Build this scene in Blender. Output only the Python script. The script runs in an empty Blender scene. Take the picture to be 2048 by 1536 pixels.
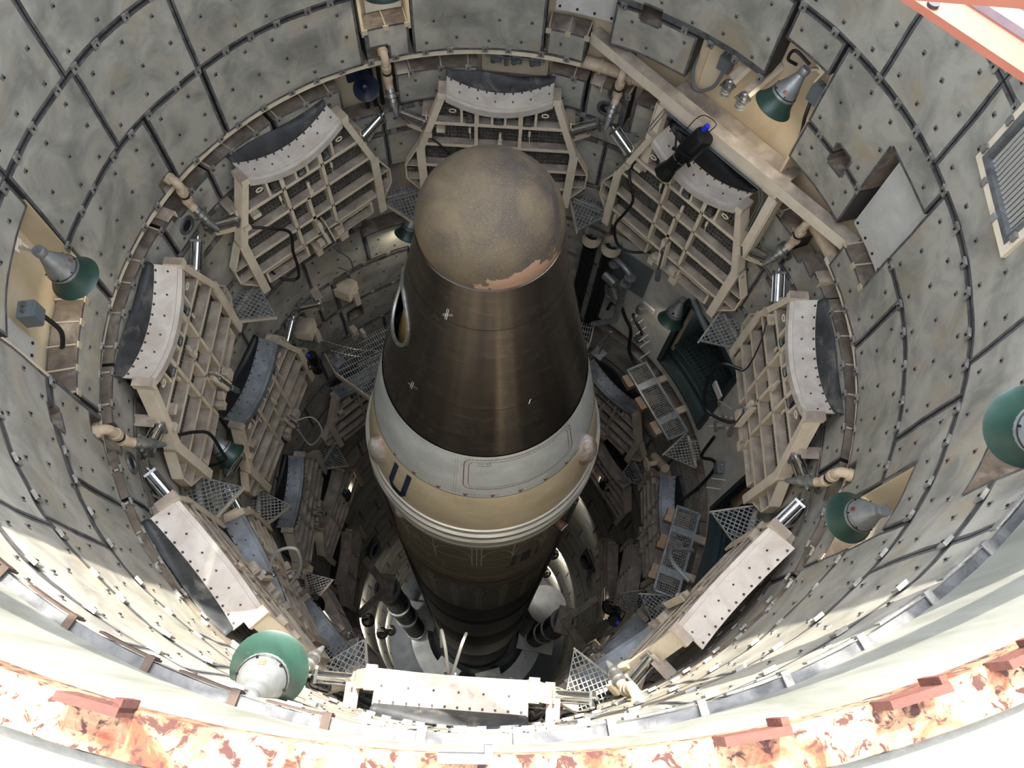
import bpy, math, random
from mathutils import Vector, Matrix, noise
PI = math.pi
random.seed(7)
scene = bpy.context.scene
COL = scene.collection
# ------------------------------------------------------------------ camera
cam_d = bpy.data.cameras.new('camera'); cam = bpy.data.objects.new('camera', cam_d); COL.objects.link(cam)
CF = Vector((0.0, 0.40863, -0.91270)); CR = Vector((0.99385, 0.10105, 0.04524)); CU = Vector((-0.11072, 0.90709, 0.40612))
CP = Vector((0.3451, -3.9745, 7.1426))
cam.matrix_world = Matrix(((CR.x, CU.x, -CF.x, CP.x), (CR.y, CU.y, -CF.y, CP.y), (CR.z, CU.z, -CF.z, CP.z), (0, 0, 0, 1)))
cam_d.sensor_fit = 'HORIZONTAL'; cam_d.sensor_width = 36.0; cam_d.lens = 1527.2 / 2048 * 36; cam_d.clip_start = 0.05; cam_d.clip_end = 300
scene.camera = cam
# ------------------------------------------------------------------ sky, sun, exposure
SUN_AZ, SUN_EL = 2.0, 58.0
world = bpy.data.worlds.new('world'); scene.world = world; world.use_nodes = True
wn = world.node_tree; wn.nodes.clear()
wo = wn.nodes.new('ShaderNodeOutputWorld'); bg = wn.nodes.new('ShaderNodeBackground'); sk = wn.nodes.new('ShaderNodeTexSky')
sk.sky_type = 'NISHITA'; sk.sun_disc = False; sk.sun_elevation = math.radians(SUN_EL); sk.sun_rotation = math.radians(SUN_AZ)
hs = wn.nodes.new('ShaderNodeHueSaturation'); hs.inputs['Saturation'].default_value = 0.46
wn.links.new(sk.outputs[0], hs.inputs['Color']); wn.links.new(hs.outputs[0], bg.inputs[0]); bg.inputs[1].default_value = 2.35
wn.links.new(bg.outputs[0], wo.inputs[0])
sun_d = bpy.data.lights.new('sun', 'SUN'); sun_d.energy = 15.0; sun_d.angle = math.radians(0.6); sun_d.color = (1.0, 0.95, 0.87)
sun = bpy.data.objects.new('sun', sun_d); COL.objects.link(sun)
_a, _e = math.radians(SUN_AZ), math.radians(SUN_EL)
sun.rotation_euler = Vector((math.sin(_a) * math.cos(_e), math.cos(_a) * math.cos(_e), math.sin(_e))).to_track_quat('Z', 'Y').to_euler()
scene.view_settings.view_transform = 'Standard'; scene.view_settings.look = 'None'; scene.view_settings.gamma = 1.0
scene.view_settings.use_curve_mapping = False; scene.view_settings.exposure = 0.0
# ------------------------------------------------------------------ helpers
def rad(d): return d * PI / 180.0
def at(az, r, z): return Vector((r * math.sin(rad(az)), r * math.cos(rad(az)), z))
def lerp(a, b, t): return a + (b - a) * t
def frame(az, r, z):
    return Matrix.Translation(at(az, r, z)) @ Matrix.Rotation(-rad(az), 4, 'Z')
BOXF = ((0, 1, 3, 2), (4, 6, 7, 5), (0, 4, 5, 1), (2, 3, 7, 6), (0, 2, 6, 4), (1, 5, 7, 3))
class MB:
    def __init__(s): s.v = []; s.f = []; s.m = []
    def add(s, vs, fs, mi=0):
        n = len(s.v); s.v += [tuple(q) for q in vs]; s.f += [tuple(i + n for i in g) for g in fs]; s.m += [mi] * len(fs); return s
    def box(s, c, d, M=None, mi=0):
        x, y, z = d[0] / 2, d[1] / 2, d[2] / 2
        vs = [Vector((c[0] + i * x, c[1] + j * y, c[2] + k * z)) for i in (-1, 1) for j in (-1, 1) for k in (-1, 1)]
        if M is not None: vs = [M @ q for q in vs]
        return s.add(vs, BOXF, mi)
    def bar(s, a, b, w, h, up=(0, 0, 1), mi=0):
        a, b = Vector(a), Vector(b); d = (b - a).normalized(); u = Vector(up)
        sx = d.cross(u)
        if sx.length < 1e-4: sx = d.cross(Vector((1, 0, 0)))
        sx.normalize(); u = sx.cross(d)
        vs = [q + sx * i * w / 2 + u * k * h / 2 for q in (a, b) for i in (-1, 1) for k in (-1, 1)]
        return s.add(vs, BOXF, mi)
    def tube(s, pts, r, n=8, mi=0, caps=True):
        pts = [Vector(q) for q in pts]; N = len(pts); rs = r if isinstance(r, (list, tuple)) else [r] * N
        t0 = (pts[1] - pts[0]).normalized(); ref = Vector((0, 0, 1)) if abs(t0.z) < 0.9 else Vector((1, 0, 0))
        vs = []; side = None
        for i in range(N):
            t = (pts[min(i + 1, N - 1)] - pts[max(i - 1, 0)])
            t = t.normalized() if t.length > 1e-9 else t0
            sx = (t.cross(ref) if side is None else side - t * side.dot(t))
            if sx.length < 1e-5: sx = t.cross(Vector((0.3, 0.8, 0.5)))
            sx.normalize(); side = sx; u = t.cross(sx)
            vs += [pts[i] + (sx * math.cos(2 * PI * k / n) + u * math.sin(2 * PI * k / n)) * rs[i] for k in range(n)]
        fs = [(i * n + k, i * n + (k + 1) % n, (i + 1) * n + (k + 1) % n, (i + 1) * n + k) for i in range(N - 1) for k in range(n)]
        if caps: fs += [tuple(range(n - 1, -1, -1)), tuple(range((N - 1) * n, N * n))]
        return s.add(vs, fs, mi)
    def lathe(s, prof, n=32, M=None, mi=0, a0=0, a1=2 * PI):
        full = abs(a1 - a0 - 2 * PI) < 1e-6; k1 = n if full else n + 1
        vs = [Vector((r * math.sin(a0 + (a1 - a0) * k / n), r * math.cos(a0 + (a1 - a0) * k / n), z)) for r, z in prof for k in range(k1)]
        if M is not None: vs = [M @ q for q in vs]
        fs = [(i * k1 + k, (i + 1) * k1 + k, (i + 1) * k1 + (k + 1) % k1, i * k1 + (k + 1) % k1) for i in range(len(prof) - 1) for k in range(n)]
        return s.add(vs, fs, mi)
    def arc(s, R0, R1, z0, z1, a0, a1, step=2.5, mi=0):
        n = max(1, int(math.ceil(abs(a1 - a0) / step)))
        vs = [at(lerp(a0, a1, i / n), r, z) for i in range(n + 1) for r, z in ((R0, z0), (R1, z0), (R1, z1), (R0, z1))]
        fs = [(4 * i + k, 4 * i + (k + 1) % 4, 4 * i + 4 + (k + 1) % 4, 4 * i + 4 + k) for i in range(n) for k in range(4)]
        fs += [(3, 2, 1, 0), (4 * n, 4 * n + 1, 4 * n + 2, 4 * n + 3)]
        return s.add(vs, fs, mi)
    def plate(s, poly, d, M=None, mi=0):      # polygon in x,z extruded along y by d
        n = len(poly); vs = [Vector((x, 0, z)) for x, z in poly] + [Vector((x, d, z)) for x, z in poly]
        if M is not None: vs = [M @ q for q in vs]
        return s.add(vs, [tuple(range(n)), tuple(range(2 * n - 1, n - 1, -1))] + [(i, n + i, n + (i + 1) % n, (i + 1) % n) for i in range(n)], mi)
    def mesh(s, name, mats, smooth=False):
        me = bpy.data.meshes.new(name); me.from_pydata(s.v, [], s.f)
        for q in (mats if isinstance(mats, (list, tuple)) else [mats]): me.materials.append(q)
        me.polygons.foreach_set('material_index', s.m)
        if smooth:
            me.polygons.foreach_set('use_smooth', [True] * len(s.f))
            try: me.set_sharp_from_angle(angle=rad(38))
            except Exception: pass
        me.update(); return me
    def build(s, name, mats, parent=None, smooth=False, kind=None):
        return link(name, s.mesh(name, mats, smooth), parent, kind)
def link(name, data, parent=None, kind=None, M=None):
    o = bpy.data.objects.new(name, data); COL.objects.link(o)
    if parent is not None: o.parent = parent
    if kind: o['kind'] = kind
    if M is not None: o.matrix_world = M
    return o
def tag(o, label=None, cat=None, group=None, kind=None):
    if label: o['label'] = label
    if cat: o['category'] = cat
    if group: o['group'] = group
    if kind: o['kind'] = kind
    return o
def thing(name, label, cat, M=None, group=None):
    o = bpy.data.objects.new(name, None); COL.objects.link(o); o.empty_display_size = 0.1
    if M is not None: o.matrix_world = M
    return tag(o, label, cat, group)
def kids(o): return [c for c in KIDS.get(o.name, [])]
def copy_tree(src, M, label, group=None, skip=()):
    r = src.copy(); COL.objects.link(r); r.matrix_world = M; r['label'] = label
    if group: r['group'] = group
    def rec(a, b):
        for c in a.children:
            if c.name.split('.')[0] in skip: continue
            d = c.copy(); COL.objects.link(d); d.parent = b; rec(c, d)
    rec(src, r); return r
def spline(pts, n=6):                    # Catmull-Rom
    P = [Vector(q) for q in pts]; P = [P[0] * 2 - P[1]] + P + [P[-1] * 2 - P[-2]]; out = []
    for i in range(1, len(P) - 2):
        a, b, c, d = P[i - 1:i + 3]
        for k in range(n):
            t = k / n
            out.append(0.5 * ((2 * b) + (c - a) * t + (2 * a - 5 * b + 4 * c - d) * t * t + (3 * b - a - 3 * c + d) * t ** 3))
    return out + [P[-2]]
# ------------------------------------------------------------------ materials
def srgb(h):
    if isinstance(h, str): c = [int(h[i:i + 2], 16) / 255 for i in (0, 2, 4)]
    else: c = [q / 255 for q in h]
    return tuple(q / 12.92 if q <= 0.04045 else ((q + 0.055) / 1.055) ** 2.4 for q in c) + (1,)
def mat(name, c1, rough=0.6, metal=0.0, c2=None, scale=3.0, detail=6.0, lo=0.35, hi=0.65, stretch=None, c3=None, scale3=1.2, lo3=0.55, hi3=0.7, dust=None, dustf=0.75, bump=0.0, bscale=30.0, rvar=0.0, emit=None, spec=0.5, gen=False):
    m = bpy.data.materials.new(name); m.use_nodes = True; t = m.node_tree; N = t.nodes; L = t.links
    b = N['Principled BSDF']; b.inputs['Roughness'].default_value = rough; b.inputs['Metallic'].default_value = metal
    b.inputs['Specular IOR Level'].default_value = spec
    col = N.new('ShaderNodeRGB'); col.outputs[0].default_value = srgb(c1); cur = col.outputs[0]
    tc = N.new('ShaderNodeTexCoord'); oi = N.new('ShaderNodeObjectInfo')
    va = N.new('ShaderNodeVectorMath'); va.operation = 'MULTIPLY_ADD'
    cx = N.new('ShaderNodeCombineXYZ')
    for k in range(3): L.new(oi.outputs['Random'], cx.inputs[k])
    L.new(cx.outputs[0], va.inputs[0]); va.inputs[1].default_value = (37, 53, 71); L.new(tc.outputs['Object'], va.inputs[2])
    vec = va.outputs[0]
    if stretch:
        mp = N.new('ShaderNodeMapping'); mp.inputs['Scale'].default_value = stretch; L.new(vec, mp.inputs[0]); vec = mp.outputs[0]
    def layer(cur, c, sc, lo, hi, det):
        n = N.new('ShaderNodeTexNoise'); n.inputs['Scale'].default_value = sc; n.inputs['Detail'].default_value = det; n.inputs['Roughness'].default_value = 0.6; n.inputs['Distortion'].default_value = 0.6
        L.new(vec, n.inputs['Vector'])
        r = N.new('ShaderNodeMapRange'); r.inputs['From Min'].default_value = lo; r.inputs['From Max'].default_value = hi; L.new(n.outputs['Fac'], r.inputs['Value'])
        x = N.new('ShaderNodeMix'); x.data_type = 'RGBA'; L.new(r.outputs[0], x.inputs['Factor']); L.new(cur, x.inputs['A']); x.inputs['B'].default_value = srgb(c)
        return x.outputs['Result'], n
    if c2: cur, nn = layer(cur, c2, scale, lo, hi, detail)
    if c3: cur, _ = layer(cur, c3, scale3, lo3, hi3, 8.0)
    if dust:
        ge = N.new('ShaderNodeNewGeometry'); sp = N.new('ShaderNodeSeparateXYZ'); L.new(ge.outputs['Normal'], sp.inputs[0])
        r = N.new('ShaderNodeMapRange'); r.inputs['From Min'].default_value = 0.45; r.inputs['From Max'].default_value = 0.8; r.inputs['To Max'].default_value = dustf; L.new(sp.outputs['Z'], r.inputs['Value'])
        nz = N.new('ShaderNodeTexNoise'); nz.inputs['Scale'].default_value = 5; nz.inputs['Detail'].default_value = 6; L.new(va.outputs[0], nz.inputs['Vector'])
        mr = N.new('ShaderNodeMapRange'); mr.inputs['From Min'].default_value = 0.3; mr.inputs['From Max'].default_value = 0.6; mr.inputs['To Min'].default_value = 0.6; L.new(nz.outputs['Fac'], mr.inputs['Value'])
        mu = N.new('ShaderNodeMath'); mu.operation = 'MULTIPLY'; L.new(r.outputs[0], mu.inputs[0]); L.new(mr.outputs[0], mu.inputs[1])
        x = N.new('ShaderNodeMix'); x.data_type = 'RGBA'; L.new(mu.outputs[0], x.inputs['Factor']); L.new(cur, x.inputs['A']); x.inputs['B'].default_value = srgb(dust); cur = x.outputs['Result']
    L.new(cur, b.inputs['Base Color'])
    if bump:
        n = N.new('ShaderNodeTexNoise'); n.inputs['Scale'].default_value = bscale; n.inputs['Detail'].default_value = 5; L.new(vec, n.inputs['Vector'])
        bp = N.new('ShaderNodeBump'); bp.inputs['Strength'].default_value = bump; bp.inputs['Distance'].default_value = 0.05; L.new(n.outputs['Fac'], bp.inputs['Height']); L.new(bp.outputs[0], b.inputs['Normal'])
    if rvar:
        n = N.new('ShaderNodeTexNoise'); n.inputs['Scale'].default_value = 9; n.inputs['Detail'].default_value = 6; L.new(vec, n.inputs['Vector'])
        r = N.new('ShaderNodeMapRange'); r.inputs['To Min'].default_value = max(0.05, rough - rvar); r.inputs['To Max'].default_value = min(1, rough + rvar); L.new(n.outputs['Fac'], r.inputs['Value']); L.new(r.outputs[0], b.inputs['Roughness'])
    if emit: b.inputs['Emission Color'].default_value = srgb(emit[0]); b.inputs['Emission Strength'].default_value = emit[1]
    return m
M_PANEL = mat('panel_sheet', (168, 164, 150), 0.55, 0.0, c2=(128, 126, 116), scale=2.3, lo=0.40, hi=0.66, c3=(162, 148, 122), scale3=1.5, lo3=0.52, hi3=0.74, bump=0.12, bscale=4.0, rvar=0.12)
M_PEDGE = mat('panel_edge_steel', (112, 112, 110), 0.5, 0.25, c2=(70, 70, 70), scale=8)
M_PSIDE = mat('panel_side_dusty', (122, 110, 94), 0.8, 0, c2=(86, 74, 62), scale=4, c3=(150, 140, 126), scale3=2.4)
M_PIN = mat('washer_steel', (134, 130, 122), 0.5, 0.2, c2=(96, 92, 86), scale=20)
M_PSHADE = mat('panel_gap_shade', (56, 52, 48), 0.8)  # seam side faces darkened to imitate shade inside the gaps
M_CLIP = mat('clip_steel', (164, 162, 154), 0.5, 0.3, c2=(112, 108, 100), scale=12)
M_CREAM = mat('cream_paint', (226, 212, 186), 0.55, 0, c2=(206, 190, 164), scale=3.5, lo=0.45, hi=0.75, c3=(150, 128, 104), scale3=6, lo3=0.66, hi3=0.78, dust=(124, 110, 98), dustf=0.9)
M_LIP = mat('lip_paint', (206, 199, 186), 0.6, 0, c2=(184, 172, 158), scale=4, c3=(140, 118, 96), scale3=3, lo3=0.64, hi3=0.8)
M_LIPG = mat('lip_galvanised', (146, 150, 152), 0.5, 0.3, c2=(116, 120, 122), scale=5)
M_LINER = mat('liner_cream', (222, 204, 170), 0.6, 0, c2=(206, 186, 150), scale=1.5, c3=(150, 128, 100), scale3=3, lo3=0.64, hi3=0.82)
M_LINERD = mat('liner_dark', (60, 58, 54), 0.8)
M_WHITE = mat('white_paint', (206, 204, 194), 0.5, 0, c2=(184, 180, 168), scale=2.5)
M_GALV = mat('galvanised', (150, 152, 152), 0.42, 0.6, c2=(118, 120, 120), scale=9, rvar=0.1)
M_GRATE = mat('grating_steel', (140, 142, 138), 0.6, 0.2, c2=(112, 114, 110), scale=7)
M_GRATED = mat('grating_dark', (112, 108, 98), 0.7, 0.1, c2=(88, 84, 76), scale=6)
M_CHROME = mat('chrome', (205, 206, 206), 0.16, 1.0, rvar=0.06)
M_STEEL = mat('machined_steel', (166, 166, 162), 0.35, 0.8, c2=(130, 130, 126), scale=10)
M_RUBBER = mat('rubber', (34, 35, 36), 0.6, 0, c2=(58, 60, 60), scale=4, c3=(116, 112, 102), scale3=2.4, lo3=0.54, hi3=0.72, bump=0.1, bscale=14)
M_RUBBERC = mat('rubber_clean', (18, 19, 21), 0.5, 0, c2=(30, 31, 33), scale=5)
M_BLACK = mat('black_hose', (22, 22, 22), 0.55)
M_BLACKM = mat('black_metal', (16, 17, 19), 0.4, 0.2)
M_GREY = mat('grey_hose', (150, 148, 138), 0.5)
M_GREEN = mat('green_enamel', (44, 72, 60), 0.4, 0, c2=(34, 56, 48), scale=4, c3=(90, 104, 92), scale3=9, lo3=0.66, hi3=0.8)
M_LAMPS = mat('lamp_spun_aluminium', (158, 160, 158), 0.4, 0.55, c2=(132, 134, 132), scale=10)
M_RED = mat('red_label', (168, 120, 104), 0.6, 0, c2=(160, 84, 66), scale=30)
M_BOX = mat('grey_box', (100, 106, 106), 0.5)
M_BLUE = mat('blue_plastic', (30, 52, 200), 0.4)
M_NAVY = mat('navy_paint', (24, 40, 66), 0.5, 0, c2=(30, 50, 84), scale=9)
M_HORN = mat('horn_navy', (20, 28, 44), 0.45)
M_PIPE = mat('dusty_pipe', (206, 186, 158), 0.7, 0, c2=(168, 148, 122), scale=7, dust=(176, 156, 130), bump=0.1)
M_RUST = mat('rusty_rim', (166, 134, 98), 0.9, 0, c2=(112, 54, 28), scale=5, lo=0.44, hi=0.60, detail=12, c3=(62, 32, 22), scale3=26, lo3=0.52, hi3=0.60, bump=0.4, bscale=22)
M_RUSTB = mat('rusty_bracket', (70, 36, 26), 0.85, 0, c2=(96, 52, 36), scale=6, c3=(84, 46, 34), scale3=10, bump=0.3)
M_APRON = mat('apron_concrete', (112, 110, 98), 0.85, 0, c2=(96, 92, 80), scale=3, stretch=(1, 1, 1), bump=0.2, c3=(120, 112, 92), scale3=14, lo3=0.62, hi3=0.7)
M_LINERUP = mat('upper_liner_steel', (142, 142, 132), 0.6, 0.1, c2=(118, 118, 106), scale=5, stretch=(1, 1, 0.25), c3=(140, 136, 118), scale3=10, lo3=0.6, hi3=0.75)
M_SALMON = mat('salmon_primer', (122, 68, 48), 0.6, 0, c2=(112, 60, 42), scale=3, c3=(108, 78, 66), scale3=1.6, lo3=0.6, hi3=0.75)
M_CONC = mat('concrete', (168, 164, 154), 0.9, 0, c2=(146, 142, 132), scale=2, bump=0.2)
M_FLOOR = mat('silo_floor', (70, 74, 78), 0.7, 0, c2=(48, 52, 56), scale=1.5)
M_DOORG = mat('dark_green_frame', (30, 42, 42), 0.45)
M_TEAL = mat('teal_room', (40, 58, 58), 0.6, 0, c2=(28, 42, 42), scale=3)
M_BROWN = mat('brown_plate', (84, 66, 52), 0.7, 0, c2=(60, 46, 38), scale=6)
M_OCHRE = mat('ochre_rust', (158, 142, 120), 0.8, 0, c2=(146, 116, 86), scale=3)
M_DUSTROD = mat('rod_cream', (186, 172, 146), 0.6)
M_LAMPLIT = mat('lamp_glass', (250, 246, 236), 0.3, emit=((255, 244, 222), 6.0))
M_MESHY = mat('cage_wire', (176, 174, 164), 0.4, 0.5)
# ------------------------------------------------------------------ the silo wall
RW = 4.04
wall = MB()
NS = 120
wall.lathe([(4.40, 3.42), (4.40, -3.42)], NS)                      # painted steel duct behind the panels
wall.lathe([(4.40, -5.80), (4.40, -6.6)], NS)
for _a0, _a1 in ((-244.2, 49.3), (70.5, 92.3)): wall.lathe([(4.40, -3.42), (4.40, -5.80)], max(6, int((_a1 - _a0) / 3)), None, 0, rad(_a0), rad(_a1))
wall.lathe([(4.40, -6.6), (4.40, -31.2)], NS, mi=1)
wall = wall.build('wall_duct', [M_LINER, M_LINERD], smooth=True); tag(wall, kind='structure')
washer_mb = MB()
washer_proto = None
def bulge(a, z):
    x = at(a, 4.0, z)
    return 0.022 * noise.noise(x * 1.3) + 0.012 * noise.noise(x * 3.1 + Vector((5, 3, 1)))
def grid_lines(vals, step, eps):
    vals = sorted(set(vals)); out = []
    for i, v in enumerate(vals):
        out.append(v)
        if i + 1 < len(vals):
            w = vals[i + 1]; lo, hi = v + eps, w - eps
            if hi - lo < eps: continue
            n = max(1, int(math.ceil((hi - lo) / step)))
            out += [lerp(lo, hi, k / n) for k in range(n + 1)]
    return sorted(set(round(q, 5) for q in out))
def add_washer(mb, a, z, R, sz=0.030):
    F = frame(a, R, z); d = math.pi / 4 + random.uniform(-0.3, 0.3)
    c = [(math.cos(d + k * PI / 2) * sz, math.sin(d + k * PI / 2) * sz) for k in range(4)]
    vs = [F @ Vector((x, y, q)) for y in (0.004, -0.006) for x, q in c]
    mb.add(vs, [(4, 5, 6, 7), (0, 1, 5, 4), (1, 2, 6, 5), (2, 3, 7, 6), (3, 0, 4, 7)])
    mb.box((0.004, -0.009, -0.004), (0.014, 0.012, 0.016), F, 1)
PANELS = []
def panel(a0, a1, z0, z1, holes=(), T=0.27, R=RW, parent=None, fine=True, target=None, pins=True):
    g = 0.10 if fine else 0.12
    a0 += g; a1 -= g
    av = [a0, a1]; zv = [z0, z1]
    for h in holes: av += [min(max(h[0], a0), a1), min(max(h[1], a0), a1)]; zv += [min(max(h[2], z0), z1), min(max(h[3], z0), z1)]
    ea, ez = 0.030 / R * 180 / PI, 0.030
    A = grid_lines(av, 2.2 if fine else 4, ea); Z = grid_lines(zv, 0.2 if fine else 0.6, ez)
    def keep(i, k):
        if i < 0 or k < 0 or i >= len(A) - 1 or k >= len(Z) - 1: return False
        a, z = (A[i] + A[i + 1]) / 2, (Z[k] + Z[k + 1]) / 2
        return not any(h[0] < a < h[1] and h[2] < z < h[3] for h in holes)
    mb = target or MB(); vi = {}
    def V(i, k, back=False):
        key = (i, k, back)
        if key not in vi:
            r = R + T if back else R + bulge(A[i], Z[k])
            vi[key] = len(mb.v); mb.v.append(tuple(at(A[i], r, Z[k])))
        return vi[key]
    def F(q, m): mb.f.append(tuple(q)); mb.m.append(m)
    for i in range(len(A) - 1):
        for k in range(len(Z) - 1):
            if not keep(i, k): continue
            nb = [keep(i - 1, k), keep(i + 1, k), keep(i, k - 1), keep(i, k + 1)]
            F((V(i, k), V(i, k + 1), V(i + 1, k + 1), V(i + 1, k)), 0 if all(nb) else 1)
            if not nb[0]: F((V(i, k), V(i, k, 1), V(i, k + 1, 1), V(i, k + 1)), 3 if i == 0 else 2)
            if not nb[1]: F((V(i + 1, k), V(i + 1, k + 1), V(i + 1, k + 1, 1), V(i + 1, k, 1)), 3 if i == len(A) - 2 else 2)
            if not nb[2]: F((V(i, k), V(i + 1, k), V(i + 1, k, 1), V(i, k, 1)), 3 if k == 0 else 2)
            if not nb[3]: F((V(i, k + 1), V(i, k + 1, 1), V(i + 1, k + 1, 1), V(i + 1, k + 1)), 3 if k == len(Z) - 2 and round(z1, 3) in (1.815, 2.815, 0.795, 3.38) else 2)
    if target: return None
    o = mb.build('acoustic_panel', [M_PANEL, M_PEDGE, M_PSIDE, M_PSHADE], wall, smooth=True)
    PANELS.append((a0, a1, z0, z1, holes))
    if pins:
        wb = MB(); n = 0
        da = 0.40 / R * 180 / PI; nz = max(1, round((z1 - z0) / 0.36)); na = max(1, round((a1 - a0) / da))
        for k in range(nz):
            for i in range(na):
                a = lerp(a0, a1, (i + 0.5 + (0.12 if k % 2 else -0.12)) / na) + random.uniform(-0.4, 0.4); z = lerp(z0, z1, (k + 0.5) / nz) + random.uniform(-0.04, 0.04)
                if any(h[0] - 1.2 < a < h[1] + 1.2 and h[2] - 0.09 < z < h[3] + 0.09 for h in holes): continue
                add_washer(wb, a, z, R + bulge(a, z)); n += 1
        if n: wb.build('stud_washers', [M_PIN, M_BLACK], o, kind='stuff')
    return o
def row(z0, z1, seams, skip=(), holes=()):
    for i in range(len(seams) - 1):
        a0, a1 = seams[i], seams[i + 1]
        if any(abs(a0 - s) < 0.05 for s in skip): continue
        hs_ = [h for h in holes if h[1] > a0 and h[0] < a1 and h[3] > z0 and h[2] < z1]
        panel(a0, a1, z0, z1, hs_)
# top row
row(2.835, 3.38, [-180, -160, -138.6, -113, -93.3, -77.1], ())
row(2.835, 3.38, [60.4, 75.5, 104, 132.5, 158, 180], (), [(80.7, 93.6, 2.35, 3.30), (117.5, 125.0, 2.5, 3.3)])
# row A
row(1.845, 2.815, [-180, -163, -138.6, -113, -93.3, -77.1, -57.7, -30])
row(1.845, 2.815, [20, 43.5, 60.4, 75.5, 104, 132.5, 158, 180], (), [(80.7, 93.6, 2.35, 3.30), (117.5, 125.0, 2.5, 3.3)])
# row B
SQ = [(19.9, 23.4, 0.70, 0.91), (60.4, 63.7, 0.68, 0.95), (-120, -117, 0.68, 0.91)]
row(0.825, 1.815, [-180, -160, -137.4, -113.0], (), SQ)
panel(-112.4, -93.7, 1.50, 1.815)
row(0.825, 1.815, [-93.2, -75.6, -57.6, -28.9])
panel(-20.1, 3.9, 0.825, 1.815)
panel(15.3, 43.4, 0.825, 1.815, [SQ[0]]); panel(43.9, 53.1, 1.42, 1.815)
panel(53.5, 79.6, 0.825, 1.815, [SQ[1], (68.2, 80, 0.5, 1.49)])
panel(79.8, 108.2, 0.825, 1.815); panel(108.4, 124.7, 0.825, 1.815, [(114.8, 125, 0.5, 1.41)]); panel(125.0, 150, 0.825, 1.815); panel(150, 180, 0.825, 1.815)
# row C
panel(-180, -152, -0.19, 0.795); panel(-152, -127.2, -0.19, 0.795); panel(-127.0, -112.4, -0.19, 0.795, [SQ[2], (-116.4, -113.2, -0.3, 0.04)])
panel(-111.9, -93.4, -0.19, 0.30); panel(-92.9, -69.6, -0.19, 0.795, [(-72.6, -69, -0.3, 0.0)])
panel(-69.3, -57.5, -0.19, 0.795); panel(-57.2, -29.4, -0.19, 0.795); panel(-28.7, -20.5, -0.19, 0.31, [(-27.8, -24.6, -0.3, 0.02)])
panel(-20.1, 3.8, -0.19, 0.795); panel(4.2, 11.6, -0.18, 0.23, T=0.30); panel(15.3, 30.4, 0.22, 0.795, [SQ[0]])
panel(53.5, 68.2, 0.25, 0.795, [SQ[1]]); panel(71.8, 87.1, -0.19, 0.795, [(71, 79.8, 0.22, 1)])
panel(87.3, 114.8, -0.19, 0.795, [(107.5, 110.5, -0.3, 0.02)]); panel(115.0, 124.4, -0.19, 0.27); panel(124.6, 150, -0.19, 0.795); panel(150, 180, -0.19, 0.795)
# row D (below the ledge gap)
panel(-180, -152, -1.03, -0.46); panel(-152, -124.5, -1.03, -0.46); panel(-124.2, -102.5, -1.03, -0.46, [(-116.5, -112, -0.6, 0)])
panel(-102.2, -77.1, -1.03, -0.46); panel(-76.7, -63.6, -1.03, -0.46, [(-72.6, -69.4, -0.62, 0), (-74.2, -72.6, -0.54, 0)])
panel(-63.4, -48.9, -1.03, -0.46); panel(-48.4, -34.6, -1.03, -0.46); panel(-24.0, -8.1, -1.0, -0.46); panel(5.5, 12.8, -1.0, -0.46)
panel(13.2, 21.5, -1.05, -0.46, [(17.5, 20.2, -0.6, 0)]); panel(22.6, 30.5, -1.3, -0.52); panel(55, 63.4, -1.4, -0.55)
panel(63.6, 75.9, -1.05, -0.5, [(63, 66.4, -0.72, 0), (66.2, 70.3, -0.62, 0)]); panel(76.2, 104.4, -1.03, -0.46); panel(104.8, 124.4, -1.03, -0.46, [(107, 111, -0.6, 0)]); panel(124.7, 150, -1.03, -0.46); panel(150, 180, -1.03, -0.46)
# rows under the platforms
BAYH = [(25.5, 93, -6.15, -3.3), (-35.8, -20, -3.66, -2.2), (-108, -98, -4.2, -2.9), (92.6, 116, -6.1, -3.3)]
row(-1.45, -1.08, [-180, -150, -128, -104, -77, -62, -45, -27.5, -6, 13, 26, 30], (), [])
row(-1.45, -1.08, [57, 76, 100, 124, 150, 180])
row(-2.40, -1.50, [-180, -158, -131, -108, -86, -64, -46, -27.4, -12, 4, 19, 34, 47, 61, 83, 107, 131, 156, 180], (), BAYH)
row(-3.40, -2.45, [-180, -150, -128, -104, -84, -62, -39, -18, 4, 25, 47, 70, 93, 117, 140, 160, 180], (), BAYH)
row(-4.38, -3.43, [-180, -160, -133, -112, -92, -74, -52.7, -36.6, -20, 5, 24.5], (), BAYH + [(-36.5, -20, -3.66, -3.3)])
row(-4.38, -3.43, [116, 138, 160, 180])
row(-5.38, -4.41, [-180, -152, -126, -104, -84, -63, -52.7, -47.5, -26, -4, 24.5], (), [(-60.5, -57, -5.0, -4.62), (-46.5, -42.5, -4.75, -4.5)])
row(-5.38, -4.41, [116, 138, 160, 180])
row(-6.38, -5.41, [-180, -158, -133, -110, -90, -69, -47.5, -24, 2, 24.5], (), [(-45.8, -41.6, -5.95, -5.6)])
row(-6.38, -5.41, [116, 138, 160, 180])
row(-7.35, -6.42, [-180, -150, -126, -102, -80, -58, -36, -14, 8, 24, 46, 70, 93, 116, 138, 160, 180])
row(-8.35, -7.38, [-180, -158, -133, -110, -90, -69, -47.5, -24, 2, 24.5, 46, 70, 93, 116, 138, 160, 180])
deep = MB(); zz = -8.38; q = 0
while zz > -30.4:
    aa = -180 + (q * 9) % 24
    while aa < 180:
        hole = [(-76.5, -70, -20.3, -18.8)] if aa < -70 < aa + 24 else ([(63.5, 70, -20.2, -18.7)] if aa < 66 < aa + 24 else [])
        panel(aa, min(aa + 24, 180 + (q * 9) % 24), zz - 0.97, zz, hole, T=0.2, fine=False, target=deep)
        aa += 24
    zz -= 1.0; q += 1
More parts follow.
